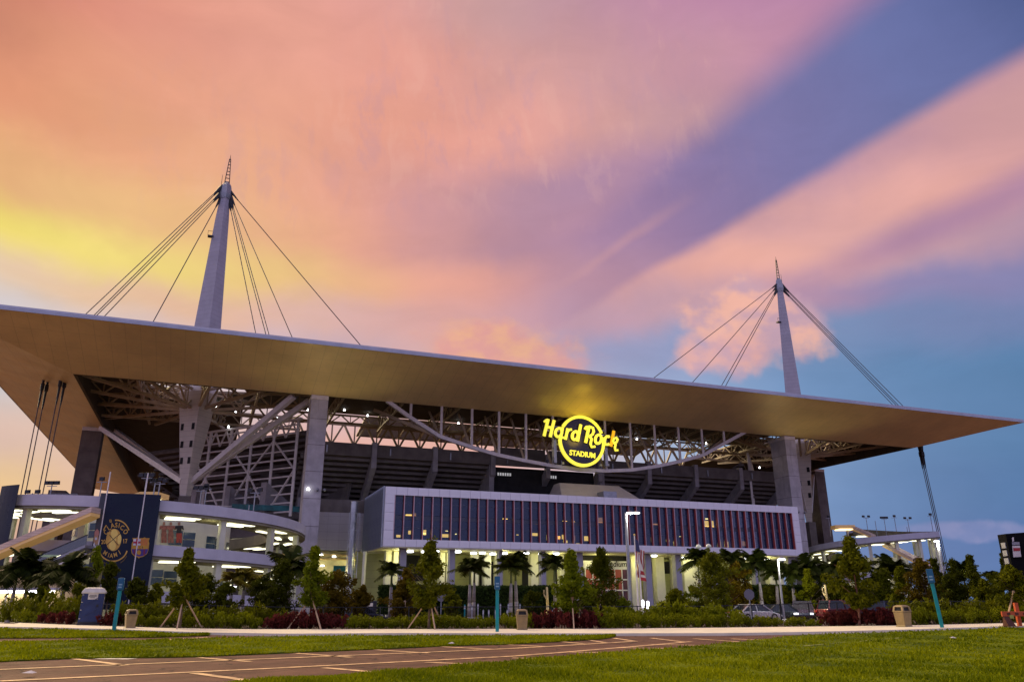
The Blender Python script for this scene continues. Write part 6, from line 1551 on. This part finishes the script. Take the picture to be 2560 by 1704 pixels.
def crown_mesh(seed, w, h, kd, prof):
    """crown of real size: clumps of leaves set along an uneven outline, open between the clumps"""
    r = np.random.default_rng(seed); pf = PROF[prof]
    C, R_ = [], []
    for _ in range(int(20 + 4 * w * h)):               # limbs, each with a few tufts along its outer half
        z = r.uniform(.02, .96); a = r.uniform(0, 2 * pi); reach = pf(min(1, z + .06)) * r.uniform(.5, 1.1) * (.85 + .35 * sin(a * 2 + seed) * sin(z * 7 + seed * 1.3))
        for k in range(5):
            f_ = (.25 + .75 * (k + r.uniform(0, .8)) / 5); q = reach * f_
            C.append((cos(a + r.normal(0, .15)) * q * w, sin(a + r.normal(0, .15)) * q * w, min(1.0, z + .10 * f_ * r.uniform(.2, 1.4)) * h)); R_.append(r.uniform(.14, .30) * (.55 + .35 * w))
    n = int(min(9000, 1800 + 1000 * w * h))
    V, F, t = leaf_cloud(np.array(C), np.array(R_), n, .12, r, 1.9)
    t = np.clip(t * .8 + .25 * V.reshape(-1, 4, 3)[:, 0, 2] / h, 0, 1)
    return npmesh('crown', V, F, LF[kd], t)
def tree(px, yt, yc, Y, hw, kd, prof, label, base=None, stakes=0, tm=bark, var=0, cat='tree', lean=0.0):
    """crown from picture row yt to yc at forward distance Y; base: picture row of the foot (else flat ground)"""
    if base is not None:
        g_ = gp(px, base); Y = g_[1]; x, z0 = g_[0], g_[2] + .08
    else:
        x = at(px, 1507, Y)[0]; z0 = G(x, Y)
    zt, zb = at(px, yt, Y)[2] - z0, max(.05, at(px, yc, Y)[2] - z0)
    w = hw * Y / 2018 * 1.27
    t = thing({'cone': 'conical_tree', 'oval': 'round_tree', 'egg': 'young_tree'}[prof], (x, Y, z0), label, cat, 'trees around the stadium')
    tr = MB(); zc_ = zb + (zt - zb) * .75; r0 = max(.045, .018 * zt)
    pts = [(0, 0, 0), (lean * .5 * zb, .02, zb * .5), (lean * zb, 0, zb), (lean * zb + .05, 0, (zb + zc_) / 2), (lean * zb, 0, zc_)]
    tr.path(pts, [r0, r0 * .85, r0 * .75, r0 * .5, r0 * .2], 7)
    rr_ = random.Random(px)
    for k in range(7):
        f_ = rr_.uniform(.0, .75); zz = zb + (zc_ - zb) * f_ * .9; a = rr_.uniform(0, 2 * pi); L_ = w * rr_.uniform(.45, .8)
        tr.tube((lean * zb, 0, zz), (lean * zb + cos(a) * L_, sin(a) * L_, zz + L_ * .7), r0 * .32, r0 * .08, 5)
    tr.make('trunk', tm, t, sm=True)
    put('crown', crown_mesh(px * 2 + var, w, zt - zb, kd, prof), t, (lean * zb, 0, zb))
    if stakes:
        hs = 1.8
        for k in range(3):
            a = stakes + k * 2 * pi / 3
            MB().bar((cos(a) * 1.35, sin(a) * 1.35, 0), (cos(a) * .05, sin(a) * .05, hs), .07).make('timber_stake', stake_m, t)
        MB().lathe([(r0 + .03, hs - .12), (r0 + .06, hs - .06), (r0 + .03, hs + .05)], 8).make('stake_collar', stake_m, t)
    return t
tree(448, 1380, 1522, 0, 54, 'olive', 'cone', 'staked young tree nearest the portable toilet bin', 1575, 2.9, var=0)
tree(773, 1374, 1516, 0, 54, 'bright', 'cone', 'staked young tree rising from the red shrubs before the near pier', 1576, 3.4, var=0)
tree(1072, 1352, 1520, 0, 66, 'olive', 'cone', 'tallest staked tree with pale tripod before the tall hedge', 1576.5, 3.0, var=1)
tree(1432, 1382, 1530, 0, 54, 'bright', 'cone', 'bright green staked tree above the red shrubs near the entrance', 1575, 2.6, var=0)
tree(2150, 1350, 1530, 0, 62, 'olive', 'cone', 'broad olive tree with reddish leaning trunk by the far red shrubs', 1568.5, 0, bark_red, 1, lean=.10)
tree(2552, 1418, 1512, 0, 46, 'olive', 'oval', 'staked tree under the billboard at the pavement end', 1562, 3.6, var=0)
tree(222, 1368, 1495, 76, 24, 'bright', 'cone', 'narrow bright green tree in front of the banner edge', var=1)
tree(268, 1408, 1508, 70, 36, 'dark', 'egg', 'dark leaning tree overlapping the foot of the navy banner', var=0)
tree(502, 1440, 1540, 67, 42, 'dark', 'oval', 'dark round tree right behind the first staked tree', var=0)
tree(700, 1402, 1545, 68, 56, 'dark', 'egg', 'wide dark tree beneath the curve of the spiral ramp', var=1)
tree(655, 1440, 1545, 70, 40, 'dark', 'oval', 'dark tree between the short palms and the wide dark tree', var=1)
tree(840, 1432, 1545, 67, 58, 'brown', 'oval', 'brownish loose tree before the exhaust pipe', var=0)
tree(1012, 1425, 1548, 67, 44, 'brown', 'cone', 'brownish tree half hidden by the tallest staked tree', stakes=.8, var=0)
tree(1505, 1376, 1535, 67, 60, 'dark', 'cone', 'dark conical tree before the red entrance screen', stakes=2.0, tm=bark_red, var=0)
tree(1555, 1500, 1545, 66, 30, 'bright', 'oval', 'small bright bush tree beside the flagpoles', var=0)
tree(1690, 1478, 1550, 65, 46, 'olive', 'oval', 'low olive tree beside the front bollard lights', var=0)
tree(1735, 1470, 1545, 68, 40, 'bright', 'oval', 'low light-green tree left of the large olive tree', var=1)
tree(1790, 1388, 1545, 66, 62, 'olive', 'oval', 'large olive tree below the four-headed plaza light', stakes=1.4, tm=bark_red, var=1)
tree(1850, 1410, 1522, 78, 40, 'brown', 'oval', 'brownish tree between the large olive tree and the stop sign', var=1)
tree(2028, 1428, 1525, 78, 34, 'olive', 'cone', 'olive young tree in front of the second hedge', stakes=.5, var=0)
tree(2092, 1452, 1525, 80, 30, 'dark', 'oval', 'small dark tree next to the lit trunk', var=0)
tree(2215, 1425, 1520, 80, 48, 'dark', 'egg', 'dark tree above the dark blue car', var=0)
tree(2262, 1420, 1535, 72, 34, 'olive', 'cone', 'slim olive tree over the last litter bin', var=1)
tree(2318, 1400, 1540, 70, 46, 'brown', 'oval', 'brownish tree right before the leaning teal post', var=0)
tree(2352, 1398, 1535, 84, 26, 'dark', 'egg', 'dark tree directly behind the leaning teal post', var=1)
tree(2398, 1400, 1540, 88, 34, 'dark', 'oval', 'dark bushy tree at the foot of the dish-head street lamp', var=0)
tree(2445, 1392, 1540, 86, 40, 'dark', 'cone', 'dark spiky tree standing against the blue sky', var=1)
tree(2500, 1436, 1535, 82, 40, 'dark', 'egg', 'dark tree between the lone palm and the billboard', var=0)
tree(2530, 1385, 1480, 66, 16, 'dark', 'cone', 'slender dark tree behind the billboard edge', var=0)
for k, (px, yt, hw, kd) in enumerate(((335, 1450, 34, 'dark'), (385, 1462, 30, 'olive'), (560, 1462, 36, 'dark'), (905, 1470, 34, 'brown'), (1130, 1480, 26, 'olive'), (1330, 1476, 28, 'dark'), (1470, 1470, 30, 'olive'), (1930, 1462, 34, 'dark'), (1965, 1470, 30, 'olive'), (2060, 1478, 30, 'dark'), (2180, 1452, 40, 'dark'), (2375, 1440, 36, 'dark'), (2470, 1452, 36, 'olive'), (95, 1470, 34, 'dark'), (190, 1462, 30, 'olive'))):
    tree(px, yt, 1556 if not 1840 < px < 2240 else 1530, 63.5 + (k % 3) if not 1840 < px < 2240 else 82 + (k % 3), hw, kd, 'oval', ('dark bushy tree behind the first teal post', 'olive bushy tree just left of the first staked tree', 'dark bushy tree left of the short lit palms', 'brownish bushy tree at the foot of the exhaust pipe', 'small olive tree between the hedge and the tallest staked tree', 'dark small tree in front of the hedge left of the bright tree', 'olive bush tree between bright and dark conical trees', 'dark bushy tree behind the dark green saloon', 'olive bushy tree beside the short street lamp', 'dark bushy tree at the lit bare trunk', 'dark bushy tree left of the dark blue car', 'dark bushy tree right of the leaning teal post', 'olive bushy tree before the spiky dark tree', 'dark bushy tree before the ticket pavilion', 'olive bushy tree just left of the portable toilet')[k], var=k)
for px, yt, Y, lab in ((2062, 1460, 74, 'bare pale trunk lit by a spotlight beside the olive young tree'), (1367, 1466, 74, 'bare pale trunk lit by a spotlight at the hedge corner')):
    c = at(px, yt, Y); t = thing('lit_trunk', (c[0], Y, 0), lab, 'tree trunk')
    lt = pm('pale bark', (.42, .33, .16), .85, var=.3, scale=4, bump=.5, bscale=15)
    MB().path([(0, 0, 0), (.04, 0, c[2] * .5), (0, 0, c[2])], [.14, .12, .09], 8).make('trunk', lt, t, sm=True)
    MB().path([(.02, 0, c[2] * .62), (-.28, 0, c[2] * .8)], [.07, .06], 6).path([(-.28, 0, c[2] * .8), (-.26, 0, c[2] * .92)], [.06, .05], 6).make('branch_stub', lt, t, sm=True)
    MB().lathe([(.05, 0), (.14, .05), (.14, .2)], 8, (-.8, -1.3, 0)).make('ground_spotlight', dark_metal, t)
    lamp('spot_glow', (-.8, -1.3, .5), 90, (1, .86, .45), t, .1)

# palms
def frond(V, F, T, base, a, el, L, w, droop, rng, nl=15, tint=.4):
    d = np.array([cos(a), sin(a)]); pts = []
    for i in range(nl + 1):
        s_ = i / nl; x = L * s_ * (cos(el) * (1 - .15 * s_) + .25 * s_); z = L * s_ * sin(el) - droop * L * s_ ** 2.1
        pts.append((base[0] + d[0] * x, base[1] + d[1] * x, base[2] + z))
    pts = np.array(pts); side = np.array([-d[1], d[0], 0])
    for i in range(nl):
        p0, p1 = pts[i], pts[i + 1]
        n = len(V); V += [tuple(p0 + side * .02), tuple(p0 - side * .02), tuple(p1 - side * .015), tuple(p1 + side * .015)]; F.append((n, n + 1, n + 2, n + 3)); T.append(tint)
        if i < 1: continue
        ll = w * (sin(pi * min(1, (i + .6) / (nl + .8))) ** .6)
        for sg in (-1, 1):
            for h in (0, .5):
                q = p0 + (p1 - p0) * h; dr = (p1 - p0) / (np.linalg.norm(p1 - p0) + 1e-9)
                tip = q + side * sg * ll * .85 + dr * ll * .55 + np.array([0, 0, -ll * rng.uniform(.25, .65)])
                wv = dr * .042; n = len(V); V += [tuple(q - wv), tuple(q + wv), tuple(tip + wv * .2), tuple(tip - wv * .2)]; F.append((n, n + 1, n + 2, n + 3)); T.append(float(np.clip(tint + rng.normal(0, .18), 0, 1)))
def palm_crown(seed, nf, mat, L=1.0, stiff=0.0):
    r = np.random.default_rng(seed); V, F, T = [], [], []
    for k in range(nf):
        el = r.uniform(-.05, 1.2) if k > 5 else r.uniform(1.0, 1.45)
        frond(V, F, T, (0, 0, 0), 2 * pi * k / nf * 2.4 + r.uniform(-.3, .3), el, L * r.uniform(.8, 1.1), .34 * L, r.uniform(.35, .8) - stiff, r, tint=r.uniform(.1, .7))
    return npmesh('fronds', np.array(V), np.array(F), mat, T)
PALM = [palm_crown(5 + k, 22, LF['palm'], stiff=.08) for k in range(3)]; PALMB = [palm_crown(25 + k, 30, LF['palm'], stiff=.12) for k in range(2)]; PALML = palm_crown(41, 18, LF['lit'])
def palm(px, yc, Y, rpx, kind, label, tw=.17):
    x = at(px, 1507, Y)[0]; zc_ = at(px, yc, Y)[2]; r_ = rpx * Y / 2018 * 1.38; z0 = G(x, Y)
    rr_ = random.Random(px * 3)
    t = thing('palm_tree', (x, Y, z0), label, 'palm', 'palms around the stadium'); zc_ -= z0
    sway = rr_.uniform(-.12, .12)
    MB().path([(0, 0, 0), (0, 0, .5), (sway * .4, 0, zc_ * .35), (sway, 0, zc_ * .7)], [tw * 1.5, tw * 1.15, tw * 1.1, tw * .75], 9).make('trunk', palm_bark, t, sm=True)
    MB().path([(sway, 0, zc_ * .7), (sway * 1.1, 0, zc_)], [tw * .62, tw * .4], 8).make('crown_shaft', pm('crown shaft', (.10, .13, .05), .6, var=.2), t, sm=True)
    me = PALML if kind == 'lit' else (PALMB[px % 2] if kind == 'bushy' else PALM[px % 3])
    put('fronds', me, t, (sway * 1.1, 0, zc_), rr_.uniform(0, 6), (r_, r_, r_))
    return t
for a in ((28, 1432, 72, 50, 'bushy', 'bushy palm at the extreme edge before the ticket pavilion'), (58, 1425, 73, 56, 'bushy', 'bushy palm second from the edge below the escalator canopy'), (152, 1432, 70, 58, 'bushy', 'bushy palm with lit trunk before the lettered stair wall'),
          (574, 1448, 73, 34, 'lit', 'short lamp-lit palm, first of three by the spiral ramp'), (607, 1440, 74, 34, 'lit', 'short lamp-lit palm, middle of three by the spiral ramp'), (640, 1452, 75, 30, 'lit', 'short lamp-lit palm, last of three by the spiral ramp'), (722, 1412, 72, 54, 'bushy', 'dark bushy palm before the near concrete pier'),
          (977, 1428, 72, 34, 'royal', 'single royal palm at the end of the tall hedge'), (1174, 1420, 78, 36, 'royal', 'left palm of the first royal pair before the hedge'), (1184, 1414, 79, 32, 'royal', 'right palm of the first royal pair before the hedge'), (1276, 1416, 77, 38, 'royal', 'left palm of the second royal pair before the hedge'), (1292, 1408, 78, 36, 'royal', 'right palm of the second royal pair before the hedge'), (1388, 1412, 78, 38, 'royal', 'royal palm at the far end of the first hedge'),
          (1752, 1400, 80, 40, 'royal', 'royal palm behind the four-headed plaza light'), (1768, 1396, 81, 34, 'royal', 'second royal palm behind the four-headed plaza light'), (1842, 1402, 80, 40, 'royal', 'royal palm beside the end of the glass block'), (1905, 1412, 79, 42, 'bushy', 'leafy palm left of the short street lamp'), (1944, 1428, 80, 30, 'royal', 'small palm behind the short street lamp'), (1986, 1434, 80, 36, 'royal', 'palm right of the short street lamp'), (2024, 1420, 82, 38, 'bushy', 'bushy palm below the far concrete pier'), (2058, 1436, 82, 34, 'royal', 'palm above the lit bare trunk'), (2098, 1422, 82, 42, 'bushy', 'bushy palm before the far spiral ramp'), (2168, 1420, 86, 34, 'royal', 'palm peering behind the broad olive tree'), (2206, 1448, 84, 28, 'royal', 'small palm before the far ramp tube lights'), (2250, 1426, 84, 44, 'bushy', 'large dark palm in front of the far spiral ramp'), (2420, 1430, 96, 30, 'bushy', 'dark palm in the group right of the far street lamp'), (2494, 1446, 110, 26, 'royal', 'lone palm silhouetted against the sky near the billboard')):
    palm(*a)

# shrubs in the bed
def shrub_mesh(seed, n, leaf, mat, cl=9):
    r = np.random.default_rng(seed)
    C = np.c_[r.uniform(-.65, .65, cl), r.uniform(-.5, .5, cl), r.uniform(.25, .75, cl)]
    V, F, t = leaf_cloud(C, r.uniform(.25, .42, cl), n, leaf, r, 2.4)
    V[:, 2] = np.maximum(V[:, 2], 0.0)
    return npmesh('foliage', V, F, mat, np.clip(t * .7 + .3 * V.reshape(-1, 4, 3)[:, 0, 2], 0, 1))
SG = [shrub_mesh(60 + k, 420, .10, LF['shrub']) for k in range(4)]; SR = [shrub_mesh(80 + k, 330, .15, LF['red']) for k in range(3)]; SD = [shrub_mesh(90 + k, 420, .11, LF['olive']) for k in range(3)]
stem_me = MB().tube((0, 0, 0), (.05, 0, .5), .03, .015, 5).tube((0, 0, .1), (-.2, .1, .5), .02, .01, 5).tube((0, 0, .1), (.18, -.1, .5), .02, .01, 5).mesh('stems', bark)
def row(x0, x1, off, step, w, h, meshes, name, label, cat, group, seed):
    r = random.Random(seed); x = x0; ki = 0
    while x <= x1:
        q = bed_pt(x, off + r.uniform(-.25, .25)); z = G(*q) + .08
        t = thing(name, (q[0], q[1], z), label + ', ' + ORD[ki] + ' from left', cat, group, rz=r.uniform(0, 6)); ki += 1
        k = r.uniform(.85, 1.18)
        put('foliage', r.choice(meshes), t, (0, 0, 0), 0, (w * k, w * k, h * k * r.uniform(.85, 1.1))); put('stems', stem_me, t, (0, 0, 0), 0, (1, 1, h))
        x += step * r.uniform(.85, 1.15)
row(-60, 108, .9, 24, .75, 1.0, SG, 'green_shrub', 'low green shrub in the bed left of the portable toilet', 'shrub', 'green shrubs by the portable toilet', 1)
row(-60, 190, 3.4, 30, 1.1, 1.8, SD, 'tall_shrub', 'taller olive shrub behind the portable toilet bed', 'shrub', 'tall shrubs behind the portable toilet', 2)
row(112, 182, .7, 20, .55, .85, SR, 'red_shrub', 'red-leaved shrub beside the portable toilet', 'shrub', 'red shrubs by the portable toilet', 3)
row(262, 300, 1.2, 22, .55, .85, SR, 'red_shrub', 'red-leaved shrub between the portable toilet and the first bin', 'shrub', 'red shrubs behind the first teal post', 4)
row(345, 432, .9, 22, .65, .8, SG, 'green_shrub', 'low green shrub between the first bin and the first staked tree', 'shrub', 'green shrubs right of the first bin', 5)
row(480, 662, .8, 21, .65, .85, SG, 'green_shrub', 'low green shrub between the first and second staked trees', 'shrub', 'green shrubs between the staked trees', 6)
row(300, 700, 3.2, 34, 1.0, 1.2, SD, 'tall_shrub', 'olive shrub along the fence behind the first staked trees', 'shrub', 'olive shrubs along the fence', 7)
row(672, 858, .7, 19, .58, .95, SR, 'red_shrub', 'red-leaved shrub around the second staked tree', 'shrub', 'red shrubs around the second staked tree', 8)
row(866, 1226, .8, 20, .62, .75, SG, 'green_shrub', 'low green shrub along the bed between red shrubs and middle teal post', 'shrub', 'green shrubs before the hedge', 9)
row(880, 1320, 3.4, 40, .9, .8, SD, 'tall_shrub', 'dark low shrub along the fence before the tall hedge', 'shrub', 'dark shrubs before the hedge', 10)
row(1262, 1336, .9, 22, .6, .8, SG, 'green_shrub', 'low green shrub behind the middle bin', 'shrub', 'green shrubs behind the middle bin', 11)
row(1340, 1505, .7, 18, .58, 1.0, SR, 'red_shrub', 'red-leaved shrub below the bright green staked tree', 'shrub', 'red shrubs below the bright tree', 12)
row(1518, 1900, .8, 21, .66, .85, SG, 'green_shrub', 'low green shrub in the long bed before the entrance', 'shrub', 'green shrubs before the entrance', 13)
row(1520, 1825, 3.0, 30, 1.0, 1.35, SG, 'tall_shrub', 'taller green shrub along the fence before the entrance', 'shrub', 'tall shrubs before the entrance', 14)
row(1905, 2062, .8, 21, .60, .55, SG, 'green_shrub', 'low green shrub before the parked cars', 'shrub', 'green shrubs before the cars', 15)
row(2072, 2236, .7, 18, .62, .95, SR, 'red_shrub', 'red-leaved shrub left of the last bin', 'shrub', 'red shrubs left of the last bin', 16)
row(2292, 2640, .9, 21, .64, .9, SG, 'green_shrub', 'low green shrub around the leaning teal post', 'shrub', 'green shrubs around the leaning teal post', 17)
row(2260, 2640, 3.2, 32, 1.1, 1.3, SD, 'tall_shrub', 'dark shrub along the fence near the billboard', 'shrub', 'dark shrubs near the billboard', 18)

# clipped tall hedges
def hedge(px0, px1, pyt, Y, label, seed):
    a, b = at(px0, 1507, Y), at(px1, 1507, Y); zt = at((px0 + px1) / 2, pyt, Y)[2]; L_ = b[0] - a[0]
    t = thing('clipped_hedge', (a[0], Y, 0), label, 'hedge')
    MB().box(.1, L_ - .1, .1, 1.5, 0, zt - .1).make('dark_core', LF['hedge'], t)
    r = np.random.default_rng(seed); n = 9000
    f_ = r.uniform(0, 1, n) < .8
    P = np.c_[r.uniform(0, L_, n), np.where(f_, r.normal(0, .07, n), r.uniform(0, 1.6, n)), np.where(f_, r.uniform(0, zt, n), zt + r.normal(0, .06, n))]
    V, F, tt = leaf_cloud(P, np.full(n, .12), n, .16, r, 1.8)
    put('leaves', npmesh('leaves', V, F, LF['hedge'], tt), t)
hedge(944, 1136, 1464, 92, 'tall clipped dark hedge left of the first royal palm pair', 1)
hedge(1118, 1390, 1466, 90, 'tall clipped dark hedge behind both royal palm pairs', 2)
hedge(1846, 2064, 1464, 88, 'tall clipped dark hedge behind the parked cars', 3)
